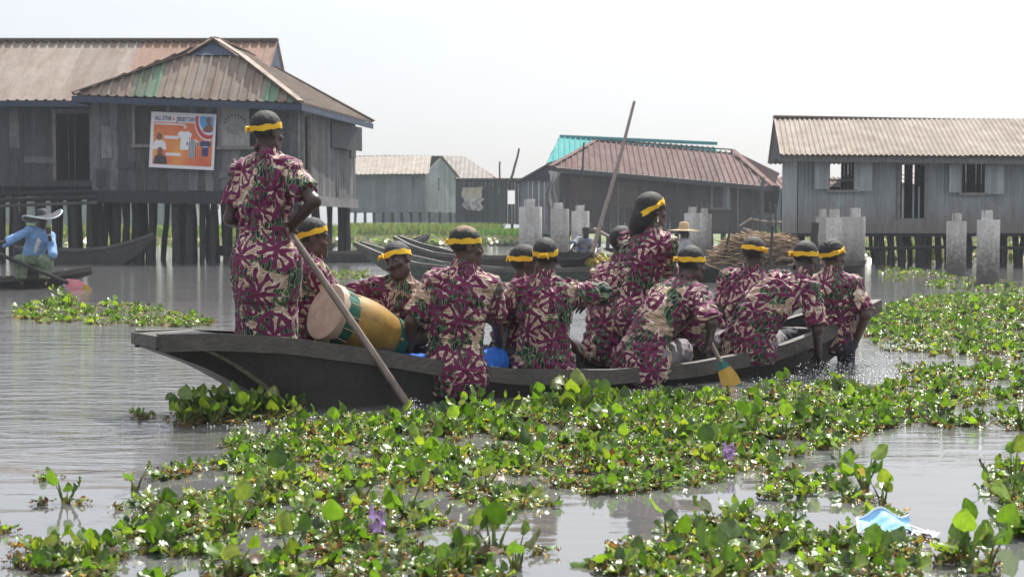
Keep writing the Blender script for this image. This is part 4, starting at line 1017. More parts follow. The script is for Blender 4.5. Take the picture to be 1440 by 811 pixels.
def surfnets(prims, h, fines=(), noise=None, pad=.03):
    us = [q for op, q in prims if op == 'u']
    lo = np.min([q.lo for q in us], 0) - pad; hi = np.max([q.hi for q in us], 0) + pad
    ax = [axis(lo[i], hi[i], h, [(c[i] - r, c[i] + r, hf) for c, r, hf in fines]) for i in range(3)]
    shp = tuple(len(a) for a in ax)
    f = np.full(shp, .5, F32)
    for op, q in prims:
        if op in 'us':
            m = q.k + .012
            sl = tuple(slice(max(0, np.searchsorted(ax[i], q.lo[i] - m) - 1), np.searchsorted(ax[i], q.hi[i] + m) + 1) for i in range(3))
            sb = f[sl]
            if sb.size == 0: continue
        else: sl = (slice(None),) * 3; sb = f
        G = np.stack(np.meshgrid(ax[0][sl[0]], ax[1][sl[1]], ax[2][sl[2]], indexing='ij'), -1).reshape(-1, 3)
        d = q(G).astype(F32).reshape(sb.shape)
        f[sl] = smin(sb, d, q.k) if op == 'u' else smax(sb, -d, q.k) if op == 's' else smax(sb, d, .008)
    if noise is not None:
        near = np.argwhere(np.abs(f) < .03)
        P = np.stack([ax[i][near[:, i]] for i in range(3)], 1)
        f[tuple(near.T)] += noise(P)
    s = f < 0
    cnt = np.zeros(tuple(n - 1 for n in shp), np.uint8)
    cor = [(i, j, k) for i in (0, 1) for j in (0, 1) for k in (0, 1)]
    for i, j, k in cor: cnt += s[i:shp[0] - 1 + i, j:shp[1] - 1 + j, k:shp[2] - 1 + k]
    act = (cnt > 0) & (cnt < 8); I = np.argwhere(act); idx = np.full(act.shape, -1, np.int32); idx[act] = np.arange(len(I))
    acc = np.zeros((len(I), 3), F32); n = np.zeros(len(I), F32)
    for a in cor:
        for d in range(3):
            if a[d]: continue
            b = list(a); b[d] = 1
            f0 = f[I[:, 0] + a[0], I[:, 1] + a[1], I[:, 2] + a[2]]; f1 = f[I[:, 0] + b[0], I[:, 1] + b[1], I[:, 2] + b[2]]
            mk = (f0 < 0) != (f1 < 0); t = np.where(mk, f0 / np.where(mk, f0 - f1, 1), 0)
            p = np.tile(np.array(a, F32), (len(I), 1)); p[:, d] = t
            acc[mk] += p[mk]; n[mk] += 1
    q = acc / n[:, None]; V = np.zeros_like(q)
    for d in range(3):
        V[:, d] = ax[d][I[:, d]] + (ax[d][I[:, d] + 1] - ax[d][I[:, d]]) * q[:, d]
    Fs = []
    for d in range(3):
        e, g = (d + 1) % 3, (d + 2) % 3
        s0 = [slice(1, None)] * 3; s0[d] = slice(0, -1); s1 = [slice(1, None)] * 3; s1[d] = slice(1, None)
        A, B = s[tuple(s0)], s[tuple(s1)]
        C = np.argwhere(A != B)
        C[:, e] += 1; C[:, g] += 1
        ok = (C[:, e] < shp[e] - 1) & (C[:, g] < shp[g] - 1); C = C[ok]
        inside = s[C[:, 0], C[:, 1], C[:, 2]]
        def cell(de, dg):
            c = C.copy(); c[:, e] -= de; c[:, g] -= dg; return idx[c[:, 0], c[:, 1], c[:, 2]]
        Q = np.stack([cell(1, 1), cell(0, 1), cell(0, 0), cell(1, 0)], 1)
        Q[~inside] = Q[~inside][:, ::-1]; Fs.append(Q)
    Fq = np.concatenate(Fs); Fq = Fq[(Fq >= 0).all(1)]
    # drop crumbs: keep the pieces that hold a fair share of the surface
    lab = np.arange(len(V)); e0 = Fq.ravel(); e1 = np.roll(Fq, 1, 1).ravel()
    for _ in range(200):
        old = lab.copy(); np.minimum.at(lab, e0, lab[e1]); np.minimum.at(lab, e1, lab[e0]); lab = lab[lab]; lab = lab[lab]
        if (old == lab).all(): break
    cnt_ = np.bincount(lab, minlength=len(V)); keep = cnt_[lab] > .04 * len(V); ren = np.cumsum(keep) - 1
    Fq = ren[Fq[keep[Fq[:, 0]]]]; V = V[keep]
    return V, Fq
def wrinkles(seed, amp=.006, fine=.0022):
    r = np.random.default_rng(seed)
    K = [(r.normal(size=3) * np.array([1, 1, .75]), r.uniform(0, 6)) for _ in range(7)]
    def f(P):
        o = np.zeros(len(P), F32); w1 = np.sin(P @ K[0][0] * 14 + K[0][1])
        for i, (k, ph) in enumerate(K[1:4]):
            k = k / np.linalg.norm(k); a = np.sin(P @ k * (42 + 12 * i) + 1.6 * w1 + ph); o += amp * .55 * (1 - 2 * np.abs(a)) 
        for i, (k, ph) in enumerate(K[4:]):
            k = k / np.linalg.norm(k); o += fine * np.sin(P @ k * (110 + 30 * i) + 2.2 * w1 + ph)
        return o.astype(F32)
    return f

# ---- materials for people
m, nt, b = newmat('skin')
vc = nt.new('ShaderNodeVertexColor', layer_name='Col').outputs[0]
tco = nt.new('ShaderNodeTexCoord').outputs['Object']
nz = nt.noise(tco, 60, 3, .6)
nt.put(b.inputs['Base Color'], nt.mix(1, vc, nt.mrange(nt.noise(tco, 9, 3, .5), .3, .7, .8, 1.2), 'MULTIPLY')); b.inputs['Roughness'].default_value = .42
b.inputs['Specular IOR Level'].default_value = .45; nt.put(b.inputs['Normal'], nt.bump(nz, .15, .002)); SKIN = m
m, nt, b = newmat('hair'); tco = nt.new('ShaderNodeTexCoord').outputs['Object']
nt.put(b.inputs['Base Color'], nt.mix(1, nt.mix(nt.noise(tco, 90, 3), (.006, .006, .007), (.022, .02, .02)), nt.new('ShaderNodeVertexColor', layer_name='Col').outputs[0], 'MULTIPLY')); b.inputs['Roughness'].default_value = .7
nt.put(b.inputs['Normal'], nt.bump(nt.noise(tco, 150, 2), 1, .006)); HAIR = m
def plaincloth(name, rgb, rough=.85, var=.2): return pm(name, rgb, rough, var, 14, (1, 1, 1), .25, bdist=.004)
YBAND = plaincloth('yellow_band_cloth', (.78, .47, .025), .7, .12)

def print_cloth():
    m, nt, b = newmat('wax_print_cloth')
    at_ = nt.new('ShaderNodeAttribute', attribute_name='clothuv').outputs['Vector']
    wn = nt.noise(at_, 7, 3, .55, out=1)
    P = nt.vmath('ADD', at_, nt.vmath('SCALE', nt.vmath('SUBTRACT', wn, (.5, .5, .5)), .05))
    vor = nt.new('ShaderNodeTexVoronoi', voronoi_dimensions='2D', feature='F1'); vor.inputs['Scale'].default_value = 4.3; vor.inputs['Randomness'].default_value = .7
    nt.put(vor.inputs['Vector'], P)
    pos, colr = vor.outputs['Position'], vor.outputs['Color']
    sep = nt.new('ShaderNodeSeparateColor'); nt.put(sep.inputs[0], colr)
    d = nt.vmath('SUBTRACT', P, pos); sx = nt.new('ShaderNodeSeparateXYZ'); nt.put(sx.inputs[0], d)
    r = nt.math('SQRT', nt.math('ADD', nt.math('POWER', sx.outputs[0], 2), nt.math('POWER', nt.math('ADD', sx.outputs[1], .03), 2)))
    th = nt.math('ADD', nt.math('ARCTAN2', nt.math('ADD', sx.outputs[1], .03), sx.outputs[0]), nt.math('MULTIPLY', sep.outputs[0], 2.5))
    n1 = nt.math('SUBTRACT', nt.noise(P, 13, 2, .5), .5)
    f5 = nt.math('COSINE', nt.math('ADD', nt.math('MULTIPLY', th, 5), nt.math('MULTIPLY', n1, 4)))
    f10 = nt.math('COSINE', nt.math('ADD', nt.math('MULTIPLY', th, 11), nt.math('MULTIPLY', n1, 5)))
    k = nt.mrange(r, .042, .075, 0, 1)
    f = nt.math('ADD', nt.math('MULTIPLY', f5, nt.math('SUBTRACT', 1, k)), nt.math('MULTIPLY', f10, k))
    v = nt.math('SUBTRACT', f, nt.math('SUBTRACT', nt.math('MULTIPLY', r, 15), 1.6))
    ring = nt.math('SUBTRACT', .014, nt.math('ABSOLUTE', nt.math('SUBTRACT', nt.math('ADD', r, nt.math('MULTIPLY', n1, .05)), .124)))
    ring = nt.math('MULTIPLY', nt.math('SUBTRACT', ring, nt.mrange(nt.noise(at_, 4.5, 1), .42, .52, .02, 0)), 40)
    v2 = nt.new('ShaderNodeTexVoronoi', voronoi_dimensions='2D'); v2.inputs['Scale'].default_value = 6.0; nt.put(v2.inputs['Vector'], at_)
    sp2 = nt.new('ShaderNodeSeparateColor'); nt.put(sp2.inputs[0], v2.outputs['Color'])
    dot = nt.math('MULTIPLY', nt.math('SUBTRACT', nt.math('SUBTRACT', .115, v2.outputs['Distance']), nt.math('MULTIPLY', nt.math('LESS_THAN', sp2.outputs[1], .6), 1)), 8)
    coral = nt.math('MAXIMUM', nt.math('MAXIMUM', nt.math('SUBTRACT', v, .3), ring), dot)
    purple = nt.mrange(coral, -.06, .06); pale = nt.mrange(coral, -.46, -.34)
    # leafy sprays
    lr = nt.mrange(nt.noise(at_, 5.2, 3, .55), .485, .50)
    mp = nt.new('ShaderNodeMapping'); mp.inputs['Scale'].default_value = (1, .26, 1); mp.inputs['Rotation'].default_value = (0, 0, .9)
    nt.put(mp.inputs[0], P)
    v3 = nt.new('ShaderNodeTexVoronoi', voronoi_dimensions='2D', feature='DISTANCE_TO_EDGE'); v3.inputs['Scale'].default_value = 46; P3 = nt.vmath('ADD', mp.outputs[0], nt.vmath('SCALE', nt.noise(at_, 11, 2, out=1), .05)); nt.put(v3.inputs['Vector'], P3)
    v4 = nt.new('ShaderNodeTexVoronoi', voronoi_dimensions='2D'); v4.inputs['Scale'].default_value = 46; nt.put(v4.inputs['Vector'], P3)
    s4 = nt.new('ShaderNodeSeparateColor'); nt.put(s4.inputs[0], v4.outputs['Color'])
    lc = nt.mix(nt.mrange(s4.outputs[0], .4, .6), (.006, .012, .012), (.02, .062, .026))
    leaf = nt.mix(nt.mrange(v3.outputs['Distance'], .025, .07, 1, 0), lc, (.30, .34, .20))
    # ground: beige with dark crackle lines
    sl = nt.new('ShaderNodeSeparateXYZ'); nt.put(sl.inputs[0], P)
    ln = nt.math('SINE', nt.math('ADD', nt.math('MULTIPLY', sl.outputs[1], 380), nt.math('MULTIPLY', nt.noise(at_, 10, 2), 20)))
    ground = nt.mix(nt.mrange(ln, .45, .95), (.50, .355, .235), (.075, .02, .045))
    ground = nt.mix(nt.mrange(nt.noise(at_, 5, 2), .35, .65, 0, .35), ground, (.55, .42, .30))
    c = nt.mix(pale, ground, (.66, .55, .44)); c = nt.mix(purple, c, (.135, .010, .060)); c = nt.mix(nt.math('MULTIPLY', lr, nt.math('SUBTRACT', 1, purple)), c, leaf)
    nt.put(b.inputs['Base Color'], c); b.inputs['Roughness'].default_value = .75; b.inputs['Specular IOR Level'].default_value = .3
    b.inputs['Sheen Weight'].default_value = .15
    tr = nt.new('ShaderNodeBsdfTranslucent'); nt.put(tr.inputs[0], c)
    ms = nt.new('ShaderNodeMixShader'); ms.inputs[0].default_value = .12
    nt.l.new(b.outputs[0], ms.inputs[1]); nt.l.new(tr.outputs[0], ms.inputs[2])
    nt.l.new(ms.outputs[0], nt.n['Material Output'].inputs[0])
    nt.put(b.inputs['Normal'], nt.bump(nt.noise(at_, 30, 3), .25, .006))
    return m
PRINT = print_cloth()

def nrm(v): v = np.asarray(v, float); return v / (np.linalg.norm(v) + 1e-9)
def rotz(a): c, s = math.cos(a), math.sin(a); return np.array([[c, -s, 0], [s, c, 0], [0, 0, 1.]])
def rotx(a): c, s = math.cos(a), math.sin(a); return np.array([[1, 0, 0], [0, c, -s], [0, s, c]])
def roty(a): c, s = math.cos(a), math.sin(a); return np.array([[c, 0, s], [0, 1, 0], [-s, 0, c]])
def ik(a, t, l1, l2, hint):
    a, t = np.asarray(a, float), np.asarray(t, float); d = t - a; L = np.linalg.norm(d); u = d / (L + 1e-9)
    L2 = min(L, (l1 + l2) * .995); t = a + u * L2
    x = (l1 * l1 - l2 * l2 + L2 * L2) / (2 * L2); hgt = math.sqrt(max(l1 * l1 - x * x, 0))
    h = np.asarray(hint, float); h = h - u * (h @ u); h = nrm(h)
    return a + u * x + h * hgt, t
def hand(prims, W, d, n_, side, curl, sc=1):
    """palm and five fingers; d points along the forearm, n_ is the way the palm faces"""
    d = nrm(d); n_ = np.asarray(n_, float); n_ = nrm(n_ - d * (n_ @ d)); s = np.cross(d, n_) * side   # thumb side
    P = lambda x, y, z: W + (d * x + s * y + n_ * z) * sc
    for y in (.026, .009, -.009, -.024): prims.append(('u', RC(P(.0, y * .55, 0), P(.088, y * 1.2, 0), .016 * sc, .0115 * sc, .012)))
    for y, L in ((.034, .074), (.0115, .083), (-.0115, .077), (-.033, .060)):
        p = P(.09, y, 0); ang = curl * .55
        for q, (fr, r0, r1) in enumerate(((.45, .0100, .0092), (.3, .0092, .0084), (.25, .0084, .0066))):
            dd = d * math.cos(ang) + n_ * math.sin(ang) + s * (y * .9)
            e = p + nrm(dd) * L * fr * sc; prims.append(('u', RC(p, e, r0 * sc, r1 * sc, .004))); p = e; ang += curl * .95
    p = P(.025, .026, .006); dd = nrm(d * .7 + s * .75 + n_ * (.25 + .4 * curl)); e = p + dd * .045 * sc
    prims.append(('u', RC(p, e, .0135 * sc, .0110 * sc, .006)))
    dd = nrm(d * .85 + s * (.35 - .6 * curl) + n_ * (.3 + .6 * curl)); prims.append(('u', RC(e, e + dd * .036 * sc, .0105 * sc, .0078 * sc, .004)))

SKINS = [(.060, .031, .022), (.048, .025, .018), (.070, .036, .025), (.040, .021, .016)]
KN = ((.32, .28, -.02), (.02, .42, -.02)); KF = ((.42, -.06, .02), (.40, .10, .02))
def person(label, hip, yaw, head, hyaw=None, hpitch=0, hroll=0, rh=None, lh=None, rel=(.5, -.5, -.6), lel=(-.5, -.5, -.6), knees=None, feet=None,
           rpalm=None, lpalm=None, rcurl=.6, lcurl=.6, hair='short', band=True, bandtilt=.22, knot='back', shirt=None, lower=None, lowmat=None, sleeve=.72, skin=0,
           far=False, seed=1, tail=None, girth=1.0, bulge=.08, skirt=False, shirtlen=.10, shirt2=None, group=None, hat=None, standing=False, collar=True, footz=-.3):
    yw, hy = math.radians(yaw), math.radians(yaw if hyaw is None else hyaw)
    hip = np.array(hip, float); R = rotz(yw); toL = lambda p: (np.asarray(p, float) - hip) @ R      # world -> local
    Hc = toL(head); L = float(np.linalg.norm(Hc)); sc = L / .70; g = girth
    hd = R.T @ rotz(hy) @ roty(math.radians(hroll)) @ rotx(-math.radians(hpitch))          # columns: head right, forward, up (local)
    up = hd[:, 2]
    N = Hc - (np.array([0, 0, 1.]) * .5 + up * .5) * .155 + (-hd[:, 1] * .012)
    B = np.array([0, -bulge, np.linalg.norm(N) * .5]) * 1.0 + N * np.array([.35, .35, 0])
    bez = lambda t: B * 2 * t * (1 - t) + N * t * t
    def frame(t):
        z = nrm(B * 2 * (1 - 2 * t) + N * 2 * t) if t < 1 else nrm(N - B)
        x = np.array([1., 0, 0]); x = nrm(x - z * (x @ z)); y = np.cross(z, x)
        return np.stack([x, y, z])           # rows
    sp = [bez(t) for t in (.04, .36, .70)]; fr = [frame(t) for t in (.04, .36, .70, .95)]
    S = bez(.93); xs = fr[3][0]; ys = fr[3][1]; zs = fr[3][2]
    shR, shL = S + xs * .168 * g + zs * -.035 * sc + ys * .008, S - xs * .168 * g + zs * -.035 * sc + ys * .008
    la, lf = .285 * sc ** .5, .255 * sc ** .5
    defR = np.array([.16, .38, .06]); defL = np.array([-.16, .38, .06])
    tR = toL(rh) if rh is not None else defR; tL = toL(lh) if lh is not None else defL
    rel_, lel_ = np.array(rel, float), np.array(lel, float)
    eR, wR = ik(shR, tR, la, lf, rel_); eL, wL = ik(shL, tL, la, lf, lel_)
    hipR, hipL = np.array([.092 * g, .01, -.02]), np.array([-.092 * g, .01, -.02])
    if standing:
        kR, kL = np.array([.095, .03, -.44]), np.array([-.095, .03, -.44]); aR, aL = np.array([.09, 0, -.86]), np.array([-.09, 0, -.86])
    else:
        if knees is None: kR, kL = np.array([.2, .38, .03]), np.array([-.2, .38, .03])
        else: kR, kL = [R.T @ np.array(AX * q[0] + NX * q[1] + Vector((0, 0, q[2]))) for q in knees]
        kR = hipR + nrm(kR - hipR) * .42; kL = hipL + nrm(kL - hipL) * .42
        aR = np.array([kR[0] * .9, kR[1] + .05, footz]); aL = np.array([kL[0] * .9, kL[1] + .05, footz])
    # ---------------- body
    b = []
    U = lambda q: b.append(('u', q))
    U(EL(sp[0], (.155 * g, .11 * g, .12), fr[0], .06)); U(EL(sp[1], (.135 * g, .095 * g, .17 * sc), fr[1], .06)); U(EL(sp[2], (.158 * g, .108 * g, .175 * sc), fr[2], .06))
    for s_ in (shR, shL): U(RC(S + (s_ - S) * .25 + zs * .015, s_, .058, .055, .05))
    U(RC(S - zs * .03, Hc - up * .03 - hd[:, 1] * .01, .060, .052, .03))
    for sh, e, w_ in ((shR, eR, wR), (shL, eL, wL)):
        U(RC(sh, e, .050, .039, .03)); U(RC(e, w_, .040, .027, .02))
        U(EL(sh + (e - sh) * .45, (.046, .046, .10), np.stack([nrm(np.cross(nrm(e - sh), [.3, .9, .1])), nrm(np.cross(nrm(e - sh), nrm(np.cross(nrm(e - sh), [.3, .9, .1])))), nrm(e - sh)]), .03))
    for h_, k_, a_ in ((hipR, kR, aR), (hipL, kL, aL)):
        U(RC(h_, k_, .082 * g, .058, .04)); U(RC(k_, a_, .056, .038, .02)); U(EL(k_ + (a_ - k_) * .3 - np.array([0, .02, 0]), (.05, .05, .10), None, .03))
        U(RC(a_ + np.array([0, -.03, -.02]), a_ + np.array([0, .13, -.045]), .036, .026, .02))
    # head
    HP = lambda x, y, z: Hc + hd @ np.array([x, y, z], float)
    HR = hd.T
    def E(c, r, k): return EL(HP(*c), r, HR, k)
    def C(a, c, r0, r1, k): return RC(HP(*a), HP(*c), r0, r1, k)
    U(E((0, -.012, .035), (.073, .094, .086), .03)); U(E((0, .03, -.045), (.055, .058, .076), .035)); U(C((-.038, .012, -.072), (0, .066, -.098), .028, .021, .03)); U(C((.038, .012, -.072), (0, .066, -.098), .028, .021, .03))
    U(C((-.036, .074, .026), (.036, .074, .026), .0115, .0115, .02)); U(C((-.046, .066, -.028), (-.02, .078, -.034), .016, .014, .02)); U(C((.046, .066, -.028), (.02, .078, -.034), .016, .014, .02))
    U(C((0, .088, .014), (0, .105, -.029), .0085, .0118, .012)); U(C((-.0145, .093, -.035), (.0145, .093, -.035), .0092, .0092, .008))
    U(C((-.020, .084, -.063), (.020, .084, -.063), .0082, .0082, .007)); U(C((-.017, .083, -.0765), (.017, .083, -.0765), .0090, .0090, .007)); U(E((0, .072, -.101), (.022, .017, .016), .012))
    for s_ in (-1, 1):
        b.append(('s', E((s_ * .031, .093, .004), (.017, .012, .011), .012))); U(E((s_ * .031, .0735, .003), (.0145, .0135, .0125), .003))
        U(E((s_ * .0755, -.004, -.008), (.010, .020, .030), .008)); b.append(('s', E((s_ * .087, .003, -.006), (.007, .010, .017), .006)))
    hR = toL(np.array(hip) + R @ np.array(rpalm)) if rpalm is not None else np.array([-.6, .2, -.7]); hL = np.array(lpalm) if lpalm is not None else np.array([.6, .2, -.7])
    dR, dL = wR - eR, wL - eL
    hand(b, wR, dR, hR, 1, rcurl); hand(b, wL, dL, hL, -1, lcurl)
    if far: V, Fq = surfnets(b, .016, [(Hc, .15, .0075), (wR + nrm(dR) * .09, .11, .0075), (wL + nrm(dL) * .09, .11, .0075)])
    else: V, Fq = surfnets(b, .0125, [(Hc, .14, .0052), (wR + nrm(dR) * .09, .11, .0052), (wL + nrm(dL) * .09, .11, .0052)])
    base = np.array(SKINS[skin % 4]); col = np.tile(base, (len(V), 1))
    q = (V - Hc) @ hd
    for s_ in (-1, 1):
        de = np.linalg.norm((q - np.array([s_ * .031, .0735, .003])) / np.array([.0145, .0135, .0125]), axis=1); eye = (de < 1.12) & (q[:, 1] > .08) & (np.abs(q[:, 2] - .003) < .0058)
        col[eye] = (.20, .18, .165)
        pu = eye & (np.hypot(q[:, 0] - s_ * .031, q[:, 2] - .003) < .0062); col[pu] = (.012, .009, .008)
        br = (np.abs(q[:, 0] - s_ * .034) < .021) & (np.abs(q[:, 2] - .027 + .12 * np.abs(q[:, 0] - s_ * .03)) < .005) & (q[:, 1] > .05); col[br] = (.012, .010, .010)
    lip = (np.abs(q[:, 0]) < .026) & (q[:, 1] > .080) & (np.abs(q[:, 2] + .070) < .016); col[lip] = base * np.array([1.35, 1.0, 1.05])
    for w_, d_ in ((wR, dR), (wL, dL)):
        pal = (np.linalg.norm(V - w_ - nrm(d_) * .08, axis=1) < .11); col[pal] = col[pal] * 1.12
    root = empty('person', (hip[0], hip[1], hip[2]), yw, label, 'person', group)
    def out(name, V, Fq, mat, col=None, uv=None, par=None, dens=None):
        Wd = V @ R.T + hip
        me = mesh_np(name, Wd, Fq, mat, col, uv)
        return link(name, me, root) if par is None else sub(name, me, par)
    out('body', V, Fq, SKIN, col)
    # ---------------- hair and headband
    hp = []
    if hair:
        hp.append(('u', E((0, -.014, .040), (.083, .103, .094), .02)))
        if hair == 'long':
            hp.append(('u', C((0, -.05, .02), (0, -.105, -.10), .088, .066, .04))); hp.append(('u', C((0, -.09, -.06), (-.01, -.125, -.17), .07, .045, .04)))
        n_ = np.array([0, -.82, 1.0]) if hair != 'long' else np.array([0, -1.5, 1.0]); c_ = .055 - .82 * -0 ; n_ /= np.linalg.norm(n_)
        p0 = HP(0, .083, .052); nw = hd @ n_
        class PL:
            k = .008
            def __call__(s, P): return -((P - p0.astype(F32)) @ nw.astype(F32))
        hp.append(('i', PL()))
        if hair == 'braids': nf = lambda P: (lambda q: (-.006 * np.abs(np.sin(q[:, 0] * 130) * np.sin(q[:, 1] * 130)) * (q[:, 2] > .0)).astype(F32))((P - Hc) @ hd)
        else: nf = lambda P: np.random.default_rng(seed).normal(0, .0009, len(P)).astype(F32)
        Vh, Fh = surfnets(hp, .0062 if not far else .012, (), nf)
        hc = np.ones((len(Vh), 3))
        if hair == 'browntop':
            qh = (Vh - Hc) @ hd; tt = (qh[:, 2] > .105 + .012 * np.sin(qh[:, 0] * 90) * np.sin(qh[:, 1] * 70)); hc[tt] = (14, 9, 5)
        out('hair', Vh, Fh, HAIR, hc)
    if band:
        both = [x for x in b if True]; nA = 64
        T = bandtilt; e2 = np.array([0, math.cos(T), math.sin(T)]); en = np.array([0, -math.sin(T), math.cos(T)]); cc = np.array([0, -.012, .036])
        rad = np.linspace(.05, .16, 80); rr = {}
        for hgt in (-.0165, .0165):
            rows = []
            for i in range(nA):
                a = 2 * PI * i / nA; d_ = np.array([math.cos(a), 0, 0]) + e2 * math.sin(a)
                rows.append(cc + en * hgt + d_[None] * rad[:, None])
            Pq = np.concatenate(rows); Pl = (Hc + Pq @ hd.T).astype(F32)
            headp = [x for x in b if hasattr(x[1], 'lo') and np.linalg.norm((x[1].lo + x[1].hi) / 2 - Hc) < .13]
            fv = field(headp, Pl)
            if hair: fv = np.minimum(fv, field(hp, Pl))
            ins = (fv < 0).reshape(nA, -1); last = np.where(ins.any(1), ins.shape[1] - 1 - ins[:, ::-1].argmax(1), 10); r_ = rad[last]
            for _ in range(2): r_ = np.maximum(r_, (np.roll(r_, 1) + np.roll(r_, -1)) / 2)
            rr[hgt] = r_
        vs = []; fs = []; rj = np.random.default_rng(seed)
        jz = .0025 * np.sin(np.arange(nA) * .7 + seed) + .0015 * np.sin(np.arange(nA) * 1.9)
        for i in range(nA):
            a = 2 * PI * i / nA; d_ = np.array([math.cos(a), 0, 0]) + e2 * math.sin(a)
            for hgt, o in ((-.0165, -.003), (-.0165, .0034), (0, .0040), (.0165, .0034), (.0165, -.003)):
                hh = hgt * 1.0 * (1 + .14 * math.sin(i * .5 + seed)) + jz[i]
                r_ = (rr[-.0165][i] + rr[.0165][i]) / 2 if hgt == 0 else rr[hgt][i]
                vs.append(Hc + hd @ (cc + en * hh + d_ * (r_ + o + (.0055 if hair == 'braids' and o > 0 else 0))))
        for i in range(nA):
            j = (i + 1) % nA
            for k in range(5): fs.append((i * 5 + k, j * 5 + k, j * 5 + (k + 1) % 5, i * 5 + (k + 1) % 5))
        bo = out('headband', np.array(vs), np.array(fs), YBAND); bo.data.set_sharp_from_angle(angle=math.radians(35))
        ka = {'back': -PI / 2, 'left': PI * .93, 'right': .1, 'backleft': -PI * .72, 'front': PI / 2 - .5, 'backright': -.9}[knot]
        i = int(round(ka / (2 * PI) * nA)) % nA; d_ = np.array([math.cos(ka), 0, 0]) + e2 * math.sin(ka); t_ = np.cross(en, d_)
        kp = Hc + hd @ (cc + d_ * (rr[.0165][i] * .5 + rr[-.0165][i] * .5 + .008))
        hv = lambda v: hd @ np.asarray(v)
        kn = [('u', EL(kp, (.013, .011, .014), None, .01))]
        for sg in (-1, 1):
            e1 = kp + hv(t_ * sg * .020 + d_ * .014 + en * .006); e2_ = e1 + hv(t_ * sg * .014 + d_ * .006 - en * (.024 if sg > 0 else .016))
            kn += [('u', RC(kp, e1, .007, .010, .006)), ('u', RC(e1, e2_, .009, .006, .006))]
        Vk, Fk = surfnets(kn, .0045 if not far else .009); out('knot', Vk, Fk, YBAND, par=bo)
    # ---------------- clothes
    def limbuv(V):
        segs = [(np.zeros(3), N, 0, .19), (shR + (eR - shR) * .25, wR, 1, .085), (shL + (eL - shL) * .25, wL, 2, .085)]
        if not skirt: segs += [(hipR + (kR - hipR) * .35, kR, 3, .11), (hipL + (kL - hipL) * .35, kL, 4, .11), (kR, aR, 3, .1), (kL, aL, 4, .1)]
        best = np.full(len(V), 9.); uv = np.zeros((len(V), 2)); r = np.random.default_rng(seed * 13 + 5); off = r.uniform(0, 20, 2)
        for a, e, kind, rad_ in segs:
            ab = e - a; l = np.linalg.norm(ab); u = ab / l; pa = V - a; h = np.clip(pa @ u, 0 if kind else -9, l); dd = np.linalg.norm(pa - h[:, None] * u, axis=1) - rad_
            x = nrm(np.array([1., 0, 0]) - u * u[0]) if abs(u[0]) < .9 else nrm(np.array([0, 1., 0]) - u * u[1]); y = np.cross(u, x)
            ang = np.arctan2(pa @ x, -(pa @ y) if kind == 0 else (pa @ y)); mk = dd < best
            uu = ang * (.185 if kind == 0 else rad_); vv = pa @ u
            uv[mk] = np.stack([uu + kind * 3.3 + off[0], vv + kind * 1.7 + off[1]], 1)[mk]; best = np.minimum(best, dd)
        return uv
    s = []; U = lambda q: s.append(('u', q)); o = .020
    U(EL(sp[0] + fr[0][2] * (-.01), ((.163 + o) * g, (.118 + o) * g, .13), fr[0], .07)); U(EL(sp[1], ((.142 + o) * g, (.102 + o) * g, .19 * sc), fr[1], .09)); U(EL(sp[2], ((.160 + o) * g, (.110 + o) * g, .185 * sc), fr[2], .07))
    for s_ in (shR, shL): U(RC(S + (s_ - S) * .22 + zs * .012, s_ + zs * .002, .068, .068, .05))
    for sh, e in ((shR, eR), (shL, eL)):
        end = sh + (e - sh) * sleeve; U(RC(sh, end + (e - sh) * .12, .066, .074, .045))
        if sleeve > 1: pass
    if sleeve > 1:
        for e, w_ in ((eR, wR), (eL, wL)): U(RC(e, e + (w_ - e) * (sleeve - 1), .058, .046, .03))
    if collar:
        c0 = S + zs * .028; U(RC(c0 - zs * .02, S + (Hc - S) * .40 - ys * .004, .076, .064, .03))
    if tail is not None: U(EL(tail[0], tail[1], None, .09))
    if shirtlen > .1 or tail is not None: U(EL((0, -.01, -.08), (.195 * g, .15 * g, .14), None, .07))
    cuts = []
    for sh, e, w_ in ((shR, eR, wR), (shL, eL, wL)):
        ctr = sh + (e - sh) * sleeve if sleeve <= 1 else e + (w_ - e) * (sleeve - 1); dn = nrm(e - sh) if sleeve <= 1 else nrm(w_ - e)
        class CUT:
            k = .006
            def __init__(q, c, d): q.c, q.d = c.astype(F32), d.astype(F32); q.lo, q.hi = (c - .14).astype(F32), (c + .14).astype(F32)
            def __call__(q, P):      # a ball of air beyond the hem, limited to the sleeve
                x = (P - q.c) @ q.d; r_ = np.sqrt(np.maximum(((P - q.c) ** 2).sum(1) - x * x, 0)); return np.maximum(np.maximum(-x, r_ - .095), x - .13)
        cuts.append(('s', CUT(ctr, dn)))
    # neck opening
    s += [('s', RC(S + (Hc - S) * .30, Hc + (Hc - S) * .2, .057, .075, .012))]
    hem = -shirtlen if tail is None else tail[0][2] - tail[1][2] * .82
    class HEM:
        k = .01
        def __call__(q, P): return (hem - P[:, 2]).astype(F32)
    Vs, Fs = surfnets(s + cuts + [('i', HEM())], .0095 if not far else .017, (), wrinkles(seed, .0105 if not far else .004, .003))
    out('shirt', Vs, Fs, shirt or PRINT, None, limbuv(Vs))
    if shirt2 is not None:      # open front: the undershirt as a patch standing proud of the chest
        u = [('u', EL(sp[2] + fr[2][1] * .04 + fr[2][2] * -.03, (.085, .115, .19), fr[2], .04)), ('u', EL(sp[1] + fr[1][1] * .04, (.10, .10, .15), fr[1], .06))]
        Vu, Fu = surfnets(u, .016, (), wrinkles(seed + 3, .003)); out('undershirt', Vu, Fu, shirt2)
    l = []; U = lambda q: l.append(('u', q))
